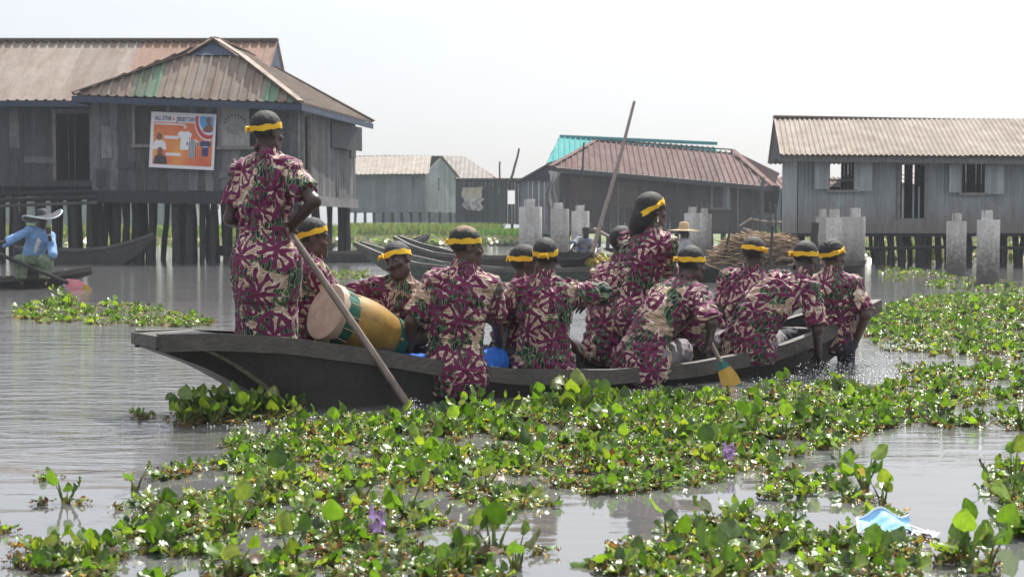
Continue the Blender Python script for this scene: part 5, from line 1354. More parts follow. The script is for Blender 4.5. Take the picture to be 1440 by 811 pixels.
    if skirt:
        zb = aR[2] + .04 if standing else -.25
        if standing:
            U(EL(sp[0] + np.array([0, -.012, -.03]), (.172 * g, .14 * g, .20), None, .06))
            for s_ in (-1, 1): U(RC((s_ * .068, .0, -.10), (s_ * .075, .01, zb), .112, .108, .20))
            U(RC((0, -.01, -.1), (0, .01, zb), .125, .12, .1))
        else:
            U(EL(sp[0] + np.array([0, -.01, -.04]), (.20 * g, .16 * g, .15), None, .06))
            for k_, a_ in ((kR, aR), (kL, aL)): U(RC((k_[0] * .4, 0, -.02), k_, .13, .10, .15)); U(RC(k_, a_, .10, .10, .12))
        class HM2:
            k = .01
            def __call__(q, P): return (zb - P[:, 2]).astype(F32)
        wf = wrinkles(seed + 9, .005)
        nf = lambda P: wf(P) + (.0065 * np.sin(np.arctan2(P[:, 1], P[:, 0]) * 7 + 2 * np.sin(P[:, 2] * 4)) * np.clip(-P[:, 2] * 2, 0, 1)).astype(F32)
        Vl, Fl = surfnets(l + [('i', HM2())], .011 if not far else .018, (), nf)
        out('skirt', Vl, Fl, lower or PRINT, None, limbuv(Vl))
    else:
        U(EL(sp[0] + np.array([0, 0, -.03]), (.172 * g, .128 * g, .12), None, .06))
        for h_, k_, a_ in ((hipR, kR, aR), (hipL, kL, aL)): U(RC(h_, k_, .10 * g, .082, .05)); U(RC(k_, a_ + (k_ - a_) * .12, .080, .062, .04))
        Vl, Fl = surfnets(l, .012 if not far else .018, (), wrinkles(seed + 9, .005))
        out('trousers', Vl, Fl, lower or PRINT, None, limbuv(Vl))
    info = dict(root=root, R=R, hip=hip, HP=lambda x, y, z: R @ HP(x, y, z) + hip, out=out, wR=R @ wR + hip, wL=R @ wL + hip, Hc=R @ Hc + hip, hd=R @ hd,
                hR=R @ (wR + nrm(dR) * .085) + hip, hL=R @ (wL + nrm(dL) * .085) + hip, eR=R @ eR + hip)
    return info

def hip_at(px, w_, z): return canoe_at(px, w_, z)
def hat_on(info, mat, brim, crown, tilt=(0, 0), name='hat', curl=.0, lining=None, dz=.075, rim=None):
    """a straw hat as a turned shape sitting on the head"""
    hd = info['hd']; Q = hd @ rotx(tilt[0]) @ roty(tilt[1]); c = np.array(info['HP'](0, -.01, dz))
    prof = [(0, crown), (.05, crown), (.082, crown - .02), (.098, .03), (.102, .008), (brim * .6, -.004), (brim * .85, -.012), (brim, -.018), (brim, -.024), (brim * .6, -.012), (.100, -.004), (.094, .02), (.07, crown - .03), (0, crown - .012)]
    n = 36; vs = []; fs = []
    for i, (r, z) in enumerate(prof):
        for k in range(n):
            a = 2 * PI * k / n; zz = z + (curl * (max(0, r - .11) / (brim - .1)) ** 1.5 * math.cos(2 * a) if r > .11 else 0)
            vs.append(c + Q @ np.array([r * math.cos(a), r * math.sin(a) * 1.08, zz]))
    for i in range(len(prof) - 1):
        for k in range(n): fs.append((i * n + k, i * n + (k + 1) % n, (i + 1) * n + (k + 1) % n, (i + 1) * n + k))
    mi = [1 if (lining is not None and 7 <= i < 11) else 0 for i in range(len(prof) - 1) for k in range(n)]
    me = mesh_np(name, np.array(vs), np.array(fs), [mat] + ([lining] if lining else []), midx=mi)
    ho_ = link(name, me, info['root'])
    if rim:
        mb = MB(); mb.tube([Vector(vs[7 * n + k % n]) for k in range(n + 1)], .012, 6); sub('hat_rim', mb.mesh('hat_rim', rim, True), ho_)
    return ho_

CREW = 'canoe crew in matching purple printed clothes'
GREYTR = plaincloth('grey_trousers', (.20, .18, .19)); DARKTR = plaincloth('dark_trousers', (.03, .03, .04)); BLUETR = plaincloth('blue_cloth', (.01, .10, .42))
SK = lambda px, w_: canoe_at(px, w_, 0).y
# 1 the steersman standing at the stern, with his long pole
Y1 = SK(374, .0)
h1 = Vector((X(374, Y1), Y1, .92)); hn = at(412, 334, Y1 - .02); wt = gnd(581, 577, -.02); pdir = (hn - wt).normalized()
uh = hn + pdir * .40
man = person('person standing in the stern in printed shirt and long skirt, holding the steering pole', h1, -22, at(376, 187, Y1 + .02), -42, 3, 0,
             rh=hn - Vector((0, .03, -.07)), lh=at(366, 330, Y1 + .26), rel=(.9, -.35, -.4), lel=(-.25, -.1, -1), rpalm=(-.5, .8, .2), rcurl=.9, lcurl=.9, standing=True, skirt=True, skin=1, seed=11, shirtlen=.10, knot='backleft', bulge=.02, girth=.97, sleeve=.70)
pl_ = pole('steering_pole', wt - pdir * .75, hn + pdir * .07, .027, .021, 'long worn wooden pole slanting from the standing figure into the water', 'pole', POLEW)
# 2 profile behind the drum
person('person in right profile seated just behind the drum, beside the standing figure', hip_at(432, .32, .30), -68, at(441, 335, SK(436, .32) + .02), -84, 4, 0, skin=2, seed=12, knees=KF, lower=DARKTR, knot='backleft', bandtilt=.35, girth=.95)
# 3 the drummer, facing the camera with the head tilted
d3 = SK(550, .20)
person('person facing the camera with head tilted, seated behind the foot of the yellow drum', hip_at(546, .20, .22), 168, at(560, 367, d3 - .02), 152, 2, 20, lh=at(545, 500, d3 - .20), rh=at(500, 440, d3 - .12), lel=(-.8, .0, -.4), rel=(.6, .3, -.4), skin=1, seed=13, lower=DARKTR, knot='front', bandtilt=.15, girth=.92,
       knees=((-.22, -.32, .02), (.22, -.32, .02)))
# 4 paddler with the brown-topped hair on the near gunwale
d4 = SK(640, -.32)
p4 = person('person with brown topped hair and blue cloth showing at both hips, on the gunwale', hip_at(640, -.30, .20), -10, at(656, 347, d4 + .05), -72, 2, 0, skin=2, seed=14, lower=BLUETR, hair='browntop', knot='backleft', bandtilt=.05,
       tail=((0.02, -.12, -.05), (.185, .085, .14)), girth=1.02, knees=((.36, .14, .0), (-.32, .22, .0)), rh=hip_at(706, -.05, .22), lh=hip_at(575, -.05, .25), rel=(.5, -.6, -.6), sleeve=.86)
# 5 half hidden
person('person half hidden just left of the one with the raised elbow', hip_at(724, .10, .20), -55, at(739, 371, SK(730, .10) + .05), -82, 3, 0, skin=1, seed=15, knees=KF, lower=DARKTR, knot='backleft', bandtilt=.05)
# 6 back view with the knot at the nape
d6 = SK(766, -.20)
person('person seen squarely from behind with headband knotted at nape and right elbow raised', hip_at(764, -.22, .20), 0, at(767, 362, d6 + .02), -8, 6, 0, skin=3, seed=16, knees=((.3, .3, 0), (-.2, .36, 0)), lower=DARKTR, knot='back', bandtilt=.30, girth=1.0,
       rh=at(826, 425, d6 + .34), rel=(.9, -.2, .1), lh=at(715, 470, d6 + .30), lel=(-.8, -.3, -.4), sleeve=.98, tail=((0, -.05, -.08), (.19, .12, .14)))
# 7 hidden behind the tall woman
person('person with bare black hair almost hidden behind the taller woman with long hair', hip_at(852, .30, .20), -48, at(876, 343, SK(860, .30) + .10), -50, 4, 0, skin=3, seed=17, knees=KF, lower=PRINT, band=False)
# 8 the tall woman
d8 = SK(893, .10)
p8 = person('woman with long black hair and an earring, sitting higher than all the seated crew', hip_at(897, .10, .46), -42, at(918, 296, d8 + .06), -66, 4, 0, skin=2, seed=18, knees=KF, lower=PRINT, hair='long', knot='right', bandtilt=.55, girth=1.02, skirt=True, footz=-.5,
       rh=at(938, 430, d8 + .28), lh=at(900, 430, d8 + .38), sleeve=.85, shirtlen=.14)
for s_ in (1,):
    e = p8['HP'](s_ * .078, .0, -.045); mb = MB(); mb.tube([Vector(e), Vector(e) - Vector((0, 0, .02))], .004, 6); mb.tube([Vector(e) - Vector((0, 0, .02)), Vector(e) - Vector((0, 0, .032)), Vector(e) - Vector((0, 0, .044))], [.003, .008, .003], 8)
    mb.build('earring', pm('silver', (.7, .68, .62), .25, .05, 9, (1, 1, 1), 0, metal=1), p8['root'], True)
# 9 paddler bending to the water with the green and yellow paddle
d9 = SK(914, -.34)
pa, pb = at(978, 440, d9 + .10), at(1036, 553, d9 - .10); px_ = (pb - pa).normalized()
person('person on the near gunwale leaning over a paddle with a green and yellow blade', hip_at(905, -.32, .20), -42, at(973, 372, d9 + .22), -58, 8, 0, skin=1, seed=19, lower=GREYTR, knot='backleft', bandtilt=.12, girth=1.0,
       rh=at(1000, 492, d9 + .02) + Vector((-.02, 0, .05)), rel=(.5, -.5, .2), lh=at(978, 438, d9 + .16), lel=(-.7, .1, -.5), rcurl=1.0, lcurl=1.0, rpalm=(-.7, .5, -.2), sleeve=.95, tail=((0.0, -.12, -.10), (.18, .085, .17)), knees=((.42, .10, .0), (.2, .38, .02)), bulge=.08)
# 10
d10 = SK(1042, .18)
person('person on the far side before the brushwood, left arm hanging straight down', hip_at(1040, .18, .20), -22, at(1061, 357, d10 + .05), -52, 8, 0, skin=3, seed=20, knees=((.4, -.1, 0), (.38, .1, 0)), lower=DARKTR, knot='right', bandtilt=-.05, girth=1.0, lh=at(1012, 492, d10 - .05), lel=(-.6, -.6, 0), sleeve=.8)
# 11
d11 = SK(1063, -.32)
person('broad person bending far right over the gunwale with one hand in the water', hip_at(1050, -.28, .22), -40, at(1133, 364, d11 + .20), -54, 16, 0, skin=3, seed=21, lower=GREYTR, knot='backleft', bandtilt=.25, girth=1.07,
       rh=at(1150, 492, d11 + .12), rel=(.4, -.6, .1), rcurl=.3, sleeve=.85, knees=((.40, .12, .0), (.1, .42, .0)), bulge=.10, shirtlen=.12)
# 12
d12 = SK(1174, -.20)
person('person with short braided hair nearest the bow, right arm reaching straight down', hip_at(1170, -.16, .22), -28, at(1171, 361, d12 + .04), -66, 2, 0, skin=2, seed=22, knees=((.34, .18, 0), (.2, .34, 0)), lower=DARKTR, hair='braids', knot='right', bandtilt=.30,
       rh=at(1204, 478, d12 - .04), rel=(.6, -.5, 0), rcurl=.3, sleeve=.80)

# ---------------------------------------------------------------- paddles
pd = empty('paddle', pa, 0, 'wooden paddle with green and yellow painted blade entering the water among leaves', 'paddle')
GREENP = pm('paddle_green', (.015, .12, .10), .4, .2, 9); YELP = pm('paddle_yellow', (.42, .25, .03), .4, .2, 9)
sdv = px_.cross(Vector((0, 1, 0))).normalized(); ndv = px_.cross(sdv).normalized(); PLn = (pb - pa).length
mb = MB(); mb.tube([pa - px_ * .25, pa, pa + px_ * PLn * .62], .016, 10); mb.build('shaft', POLEW, pd, True)
def blade(parent, o, d_, s_, n_, t0, t1, wf, mat, name='blade'):
    mb = MB(); vs = []; fs = []; k = 8
    for i in range(k + 1):
        t = t0 + (t1 - t0) * i / k; w_ = wf(t)
        for a, c in ((-w_, .003), (0, .011), (w_, .003), (w_, -.003), (0, -.011), (-w_, -.003)): vs.append(o + d_ * t + s_ * a + n_ * c)
    for i in range(k):
        for j in range(6): fs.append((i * 6 + j, i * 6 + (j + 1) % 6, i * 6 + 6 + (j + 1) % 6, i * 6 + 6 + j))
    fs += [tuple(range(5, -1, -1)), tuple(range(k * 6, k * 6 + 6))]; mb.add(vs, fs); return mb.build(name, mat, parent)
wfn = lambda t:   .02 + .043 * min(1, max(0, (t - PLn * .58) / .14)) ** .8
blade(pd, pa, px_, sdv, ndv, PLn * .58, PLn * .70, wfn, GREENP); blade(pd, pa, px_, sdv, ndv, PLn * .70, PLn * .92, wfn, YELP); blade(pd, pa, px_, sdv, ndv, PLn * .92, PLn * 1.12, lambda t: .063 - .2 * max(0, t - PLn), GREENP)
q0, q1 = at(723, 425, d6 + .22), at(700, 505, d6 - .02); qd = (q1 - q0).normalized()
pd = empty('paddle', q0, 0, 'weathered grey paddle standing upright between two of the paddlers', 'paddle')
mb = MB(); mb.tube([q0 - qd * .05, q0 + qd * .2, q1 + qd * .12], [.02, .026, .03], 10, (.9, .95, 1)); mb.build('shaft', pm('grey_paddle_wood', (.16, .16, .15), .6, .3, 9, (3, 3, .6), .2), pd, True)
mb = MB(); mb.tube([q0 - qd * .065, q0 - qd * .02], [.027, .027], 10); mb.build('grip', GREENP, pd, True)

# ---------------------------------------------------------------- people in other canoes
BLUEC = plaincloth('blue_cardigan', (.17, .30, .52)); WHITEC = plaincloth('white_tee', (.62, .62, .64)); GREENSK = pm('green_pattern_skirt', (.05, .10, .045), .85, .9, 22, (1, 1, 1), .2, (.22, .22, .17), .8, 14)
yw_ = 25.6
wo = person('woman in blue cardigan and wide dark hat paddling at the left edge', Vector((X(43, yw_), yw_, .42)), -158, at(60, 309, yw_ - .06), -140, 4, 0, rh=at(-18, 350, yw_ - .5), lh=at(69, 330, yw_ - .32), rel=(.6, .2, -.4), lel=(-.15, .1, -1), lpalm=(.2, -.6, .2), lcurl=.7,
            skin=1, far=True, seed=30, hair='short', band=False, shirt=BLUEC, shirt2=WHITEC, lower=GREENSK, skirt=True, sleeve=1.55, girth=1.12, collar=False, footz=-.3)
HATD = pm('dark_hat_felt', (.045, .045, .055), .85, .3, 9); HATL = pm('hat_lining', (.07, .06, .055), .85, .2, 9)
hat_on(wo, HATD, .33, .12, (.16, .16), curl=.07, lining=HATL, dz=.07, rim=plaincloth('hat_rim_cloth', (.45, .50, .55)))
wd_ = wo['wL']; mb = MB()
for k in range(1): mb.tube([Vector(wd_ + np.array([.03 * math.cos(a), .03 * math.sin(a), .005 * math.sin(a)])) for a in np.linspace(0, 2 * PI, 13)], .008, 6)
mb.build('bracelet', WHITEC, wo['root'], True)
c1, c2, c3 = at(-30, 345, yw_ - .55), at(96, 398, yw_ - .75), at(127, 405, yw_ - .8); cd = (c2 - c1).normalized()
pd = empty('paddle', c2, 0, 'long dark paddle with pinkish red and yellow blade, held by the hat woman', 'paddle')
mb = MB(); mb.tube([c1, c2], .032, 9); mb.build('shaft', DARKWOOD, pd, True)
s2 = cd.cross(Vector((0, 1, 0))).normalized(); n2 = cd.cross(s2)
blade(pd, c2, cd, s2, n2, -.05, .26, lambda t: .06 + .05 * min(1, max(0, t + .05) / .15), pm('paddle_pink', (.60, .21, .24), .5, .2, 9)); blade(pd, c2, cd, s2, n2, .26, .42, lambda t: .11 - .3 * max(0, t - .26), YELP)
BLUEP = pm('blue_yellow_shirt', (.03, .10, .36), .85, .5, 10, (1, 1, 1), .2, (.45, .36, .08), .8, 9)
person('man in blue and yellow shirt seated in the dark canoe with bananas', Vector((X(821, 32.6), 32.6, .42)), 172, at(824, 326, 32.5), 168, 4, 0, rh=at(800, 352, 32.1), lh=at(838, 356, 32.1), rel=(.8, .2, -.3), lel=(-.8, .2, -.3), skin=3, far=True, seed=31, band=False, shirt=BLUEP, lower=DARKTR, sleeve=.9, collar=False)
GREYSH = plaincloth('pale_grey_shirt', (.34, .34, .35)); STRAW = pm('straw_hat', (.42, .30, .17), .85, .25, 20)
ho = person('man in a pale straw hat beside the canoe of brushwood', Vector((X(958, 28.4), 28.4, .36)), -70, at(962, 328, 28.5), -80, 4, 0, skin=3, far=True, seed=32, band=False, shirt=GREYSH, lower=DARKTR, sleeve=1.4, collar=True)
hat_on(ho, STRAW, .31, .15, (.05, .0), dz=.07)
# ================================================================ water hyacinths, grass, splash
m, nt, b = newmat('hyacinth_leaf')
vc = nt.new('ShaderNodeVertexColor', layer_name='Col').outputs[0]
tco = nt.new('ShaderNodeTexCoord').outputs['Object']
cc = nt.mix(1, nt.mix(1, vc, (1.2, 1.02, .9), 'MULTIPLY'), nt.mrange(nt.noise(tco, 45, 4, .6), .3, .7, .75, 1.25), 'MULTIPLY')
nt.put(b.inputs['Base Color'], cc); b.inputs['Roughness'].default_value = .34; b.inputs['Specular IOR Level'].default_value = .5
tr = nt.new('ShaderNodeBsdfTranslucent'); nt.put(tr.inputs[0], nt.mix(1, cc, (1.7, 1.9, .7), 'MULTIPLY'))
ms = nt.new('ShaderNodeMixShader'); ms.inputs[0].default_value = .38
nt.l.new(b.outputs[0], ms.inputs[1]); nt.l.new(tr.outputs[0], ms.inputs[2]); nt.l.new(ms.outputs[0], nt.n['Material Output'].inputs[0])
LEAF = m
_U = np.array([-1, -.5, 0, .5, 1.]); _Vv = np.array([0, .16, .42, .72, .92, 1.0]); _W = np.array([.18, .78, 1.0, .80, .36, .05])
def blade_mesh(L, W_, cup, curl, r):
    v = []
    for t, w_ in zip(_Vv, _W):
        for u in _U: v.append((u * w_ * W_, L * t, cup * abs(u) ** 1.6 * w_ * W_ - curl * L * t * t + r.normal(0, .004)))
    f = [(j * 5 + i, j * 5 + i + 1, j * 5 + 6 + i, j * 5 + 5 + i) for j in range(5) for i in range(4)]
    return np.array(v), np.array(f)
def tube_mesh(P, R_, n=5):
    P = np.asarray(P, float); v = []; f = []
    for i, p in enumerate(P):
        d = nrm(P[min(i + 1, len(P) - 1)] - P[max(i - 1, 0)]); x = nrm(np.cross(d, [.3, .2, 1.01])); y = np.cross(d, x)
        for k in range(n):
            a = 2 * PI * k / n; v.append(p + (x * math.cos(a) + y * math.sin(a)) * R_[i])
    for i in range(len(P) - 1):
        for k in range(n): f.append((i * n + k, i * n + (k + 1) % n, (i + 1) * n + (k + 1) % n, (i + 1) * n + k))
    return np.array(v), np.array(f)
GRNS = [(.038, .090, .014), (.060, .13, .018), (.085, .17, .022), (.12, .21, .028), (.17, .24, .035), (.035, .075, .03), (.13, .19, .03), (.10, .15, .03), (.09, .12, .06)]
def plant(r, size, nl, tall, brownish=.12, litter=True):
    Vs, Fs, Cs = [], [], []; nb = 0
    def put(v, f, c):
        nonlocal nb
        Vs.append(v); Fs.append(f + nb); nb += len(v); Cs.append(np.tile(np.array(c), (len(v), 1)))
    v, f = tube_mesh([(0, 0, -.015), (0, 0, .004), (0, 0, .02)], [.012, .022, .010]); put(v, f, (.12, .12, .05))
    for i in range(nl):
        az = i * 2.4 + r.uniform(-.5, .5); inc = r.uniform(.25, 1.25) if not tall else r.uniform(.1, .8)
        pl = size * r.uniform(.5, 1.5) * (1.1 if tall else .45)
        d0 = np.array([math.cos(az) * math.sin(inc * .6), math.sin(az) * math.sin(inc * .6), math.cos(inc * .6)]); d1 = np.array([math.cos(az) * math.sin(inc), math.sin(az) * math.sin(inc), math.cos(inc)])
        b0 = np.array([math.cos(az), math.sin(az), 0]) * .015
        P = [b0, b0 + d0 * pl * .35, b0 + d0 * pl * .6 + d1 * pl * .1, b0 + d0 * pl * .6 + d1 * pl * .4]
        rb = size * r.uniform(.07, .13) if not tall else size * .06
        c = GRNS[r.choice(9, p=[.16, .2, .2, .15, .07, .08, .04, .05, .05])]
        if r.random() < brownish: c = (.09, .055, .028) if r.random() < .6 else (.22, .19, .09)
        v, f = tube_mesh(P, [rb * .6, rb * 1.25, rb * .7, rb * .4]); put(v, f, np.array((.11, .16, .04)) * r.uniform(.6, 1.6))
        L = size * r.uniform(.6, 1.15); v, f = blade_mesh(L, L * r.uniform(.40, .52), r.uniform(.1, .6), r.uniform(-.1, .35), r)
        # stand the blade up along the stalk, leaning outwards
        lean = inc + (r.uniform(-.3, .9) if tall else r.uniform(-.1, 1.1)); yv = np.array([math.cos(az) * math.sin(lean), math.sin(az) * math.sin(lean), math.cos(lean)])
        tw = az + PI / 2 + r.uniform(-.6, .6); xv = nrm(np.array([math.cos(tw), math.sin(tw), r.uniform(-.2, .2)])); xv = nrm(xv - yv * (xv @ yv)); zv = np.cross(xv, yv)
        v = v @ np.stack([xv, yv, zv]) + P[-1]; put(v, f, np.array(c) * r.uniform(.75, 1.25))
    for k in range((int(nl * 1.0) if nl > 3 else 14) if litter else 0):       # floats, old leaves and litter lying on the water
        a = r.uniform(0, 6.28); q = np.array([math.cos(a), math.sin(a), 0]) * r.uniform(.02, size * 1.5 + .02) + [0, 0, r.uniform(.0, .02)]
        if r.random() < .55:
            e = q + np.array([math.cos(a + 1) * .5, math.sin(a + 1) * .5, r.uniform(-.1, .5)]) * size * r.uniform(.25, .6); rb = size * r.uniform(.06, .13)
            v, f = tube_mesh([q, q * .6 + e * .4, q * .25 + e * .75, e], [rb * .4, rb, rb * .9, rb * .2]); put(v, f, np.array([(.20, .24, .09), (.30, .30, .17), (.17, .10, .055), (.34, .27, .18)][r.integers(4)]) * r.uniform(.5, 1.25))
        else:
            L = size * r.uniform(.35, .7); v, f = blade_mesh(L, L * .4, r.uniform(-.4, .6), r.uniform(-.2, .4), r); rz_ = rotz(r.uniform(0, 6.28)) @ rotx(r.uniform(-.4, .5))
            put(v @ rz_.T + q, f, np.array([(.13, .07, .03), (.07, .04, .025), (.28, .22, .08), (.06, .13, .02)][r.integers(4)]) * r.uniform(.7, 1.3))
    return np.concatenate(Vs), np.concatenate(Fs), np.concatenate(Cs)
rv = np.random.default_rng(21)
SMALL = [plant(rv, rv.uniform(.034, .050), rv.integers(6, 10), False, .05) for _ in range(16)]
BIG = [plant(rv, rv.uniform(.055, .078), rv.integers(5, 8), True, .03) for _ in range(10)]
ISM = [plant(rv, rv.uniform(.034, .050), rv.integers(6, 10), False, .05, False) for _ in range(10)]
IBG = [plant(rv, rv.uniform(.055, .078), rv.integers(5, 8), True, .03, False) for _ in range(8)]
LOW = [plant(rv, rv.uniform(.030, .045), 3, False, .25) for _ in range(8)]
def inpoly(x, y, poly):
    c = np.zeros(len(x), bool); n = len(poly)
    for i in range(n):
        (x0, y0), (x1, y1) = poly[i], poly[(i + 1) % n]
        c ^= ((y0 > y) != (y1 > y)) & (x < (x1 - x0) * (y - y0) / (y1 - y0 + 1e-9) + x0)
    return c
def topix(Pw):
    s_, c_ = math.sin(PITCH), math.cos(PITCH); z = -EYE
    dep = Pw[:, 1] * c_ - z * s_; upv = Pw[:, 1] * s_ + z * c_
    return 720 + FPX * Pw[:, 0] / dep, 405.5 - FPX * upv / dep
MATS = [  # outline on the water (traced, then laid on the lake), plants per square metre, share of tall ones, size
    ([(330, 604), (440, 592), (560, 588), (700, 572), (840, 560), (960, 556), (1060, 552), (1200, 540), (1245, 560), (1255, 600), (1180, 628), (1090, 645), (1060, 662), (980, 682), (900, 692), (840, 702), (760, 715), (660, 738), (560, 750), (430, 775), (300, 790), (200, 770), (150, 720), (190, 675), (300, 650), (325, 622)], 62, .10, 1.0),
    ([(560, 600), (700, 576), (860, 563), (1100, 560), (1120, 610), (960, 650), (760, 690), (560, 680)], 48, .14, 1.05),
    ([(0, 745), (60, 722), (200, 745), (330, 730), (420, 760), (620, 760), (650, 830), (0, 830)], 66, .10, 1.0),
    ([(640, 770), (760, 760), (800, 830), (640, 830)], 22, .5, 1.1),
    ([(860, 785), (960, 735), (1060, 722), (1180, 762), (1290, 765), (1320, 830), (740, 830)], 62, .10, 1.05),
    ([(1080, 655), (1235, 680), (1270, 738), (1180, 752), (1085, 720)], 46, .12, 1.0),
    ([(1310, 790), (1390, 770), (1400, 830), (1300, 830)], 40, .5, 1.1),
    ([(1225, 440), (1290, 418), (1440, 415), (1520, 420), (1520, 500), (1380, 508), (1300, 500), (1240, 492), (1205, 470)], 25, .08, 1.15),
    ([(1270, 512), (1440, 518), (1520, 520), (1520, 608), (1270, 600), (1230, 575)], 34, .12, 1.05),
    ([(1050, 548), (1280, 540), (1270, 600), (1100, 620)], 26, .1, 1.0),
    ([(1392, 665), (1440, 650), (1520, 650), (1520, 790), (1405, 745)], 40, .2, 1.05),
    ([(20, 436), (60, 420), (105, 418), (118, 450), (70, 456), (25, 450)], 20, .1, 1.2),
    ([(118, 440), (150, 425), (210, 432), (260, 442), (312, 452), (300, 461), (200, 459), (120, 457)], 12, .06, 1.15),
    ([(250, 600), (268, 578), (320, 566), (410, 566), (430, 578), (400, 590), (340, 598)], 75, .5, .95),
    ([(1236, 372), (1340, 385), (1450, 398), (1520, 400), (1520, 416), (1330, 408), (1240, 392)], 3.0, .0, 1.2),
    ([(365, 388), (430, 384), (520, 380), (520, 392), (380, 398)], 6, .0, 1.2),
    ([(690, 395), (770, 398), (770, 412), (690, 408)], 8, .0, 1.2),
    ([(30, 660), (140, 660), (150, 720), (40, 720)], 6, .3, .9), ([(180, 578), (215, 578), (215, 590), (180, 590)], 30, .0, 1.0),
    ([(760, 500), (870, 478), (900, 500), (800, 520)], 12, .0, 1.0),
]
items = []
for poly, dens, tallp, szf in MATS:
    pw = np.array([gnd(x, min(y, 822))[:2] for x, y in poly]); lo, hi = pw.min(0), pw.max(0); n = int((hi - lo).prod() * dens * 2.3); tallp = tallp * .25 if dens < 70 else tallp
    n = min(n, 60000); Q = np.stack([rv.uniform(lo[0], hi[0], n), rv.uniform(lo[1], hi[1], n)], 1)
    px, py = topix(Q); ok = inpoly(px, np.minimum(py, 822), poly); Q = Q[ok]
    rel_ = Q - np.array([C0.x, C0.y]); s_ = rel_ @ np.array([AX.x, AX.y]); w_ = rel_ @ np.array([NX.x, NX.y])
    hw_ = np.array([lerp_tab(tw, max(0, min(1, (q - S0) / LC))) for q in s_])
    Q = Q[~((np.abs(w_) < hw_ * .88 + .03) & (s_ > S0 + .45) & (s_ < S1))]
    # thin the mats in ragged gaps
    gq = np.sin(Q[:, 0] * 4.1 + 1.3 * np.sin(Q[:, 1] * 3.3)) * np.sin(Q[:, 1] * 3.7 + 1.1 * np.sin(Q[:, 0] * 2.9)) + .35 * np.sin(Q[:, 0] * 11 + Q[:, 1] * 9)
    Q = Q[gq > -.50 + rv.normal(0, .12, len(Q))]
    for x, y in Q:
        t = rv.random(); kind = 'B' if t < tallp else 'L' if t > .52 else 'S'
        items.append((x, y, kind, szf * rv.uniform(.75, 1.2), rv.uniform(0, 6.28)))
for px, py, sc_ in [(695, 775, 1.25), (725, 800, 1.2), (655, 795, 1.0), (820, 572, 1.5), (800, 580, 1.4), (845, 578, 1.35), (870, 590, 1.2), (1355, 790, 1.2), (1385, 800, 1.2), (1215, 690, 1.0), (1185, 660, .9), (510, 700, 1.1), (680, 690, 1.25), (128, 790, 1.1), (60, 790, 1.05), (190, 690, 1.0), (1010, 745, 1.1), (1420, 750, 1.2), (1440, 700, 1.1), (640, 610, 1.1), (560, 600, 1.0), (420, 600, 1.0), (470, 620, 1.0), (1150, 600, 1.1), (1320, 590, 1.1), (1370, 440, 1.4), (1420, 450, 1.5)]:
    p = gnd(px, py); items.append((p.x, p.y, 'B', sc_ * .88, rv.uniform(0, 6.28)))
items.sort(key=lambda t: t[1] - (.6 if t[2] == 'B' else 0))
NIND = 290
LIB = {'S': SMALL, 'B': BIG, 'L': LOW}; MESH = {}
allV, allF, allC, nb, nind = [], [], [], 0, 0
for i, (x, y, kind, sc_, rz_) in enumerate(items):
    lib = LIB[kind]
    own = kind != 'L' and nind < NIND
    if own: lib = IBG if kind == 'B' else ISM; nind += 1
    j = int(rv.integers(len(lib))); V, F_, C_ = lib[j]
    if own:
        if (kind, j) not in MESH: MESH[(kind, j)] = mesh_np('water_hyacinth', V, F_, LEAF, C_)
        o = bpy.data.objects.new('water_hyacinth', MESH[(kind, j)]); COL.objects.link(o); o.location = (x, y, .004); o.rotation_euler = (0, 0, rz_); o.scale = (sc_,) * 3
        tag(o, 'leafy green water hyacinth rosette floating in the foreground water', 'water plant', 'water hyacinths floating in the foreground')
    else:
        W_ = V @ rotz(rz_).T * sc_ + np.array([x, y, .004]); allV.append(W_); allF.append(F_ + nb); allC.append(C_ * rv.uniform(.8, 1.2)); nb += len(W_)
me = mesh_np('water_hyacinth_mat', np.concatenate(allV), np.concatenate(allF), LEAF, np.concatenate(allC))
tag(link('water_hyacinth_mat', me), 'dense floating mats of small green water hyacinths around the canoe', 'water plants', kind='stuff')
print('hyacinth', len(items), 'faces', sum(len(f) for f in allF))
# ---- grass and far hyacinths on the bank
def scatter_blades(n, ylo, yhi, pxlo, pxhi, hlo, hhi, wd, cols, zb=.1, lean=.35):
    y = rv.uniform(ylo, yhi, n); px = rv.uniform(pxlo, pxhi, n); x = (px - 720) / FPX * y
    h = rv.uniform(hlo, hhi, n); a = rv.uniform(0, PI, n); w_ = wd * rv.uniform(.6, 1.4, n); lx, ly = rv.normal(0, lean, n) * h, rv.normal(0, lean, n) * h
    c, s_ = np.cos(a) * w_, np.sin(a) * w_ * .5
    V = np.stack([np.stack([x - c, y - s_, np.full(n, zb)], 1), np.stack([x + c, y + s_, np.full(n, zb)], 1), np.stack([x + lx * .5 + c * .8, y + ly * .5 + s_ * .8, zb + h * .6], 1), np.stack([x + lx, y + ly, zb + h], 1)], 1).reshape(-1, 3)
    F_ = np.arange(4 * n).reshape(n, 4); C_ = np.array(cols)[rv.integers(0, len(cols), n)] * rv.uniform(.6, 1.4, (n, 1)); return V, F_, np.repeat(C_, 4, 0)
parts = [scatter_blades(16000, 85, 101, 490, 700, .3, .95, .05, [(.05, .11, .025), (.08, .15, .03), (.12, .18, .045), (.14, .15, .07)], .3),
         scatter_blades(9000, 82, 99, 660, 800, .15, .6, .05, [(.05, .12, .02), (.08, .17, .03)], .3),
         scatter_blades(9000, 80, 100, 0, 500, .2, .9, .06, [(.06, .12, .025), (.1, .17, .04), (.14, .15, .07)], .3),
         scatter_blades(9000, 84, 104, 1040, 1440, .2, .8, .06, [(.07, .16, .03), (.11, .2, .04)], .3)]
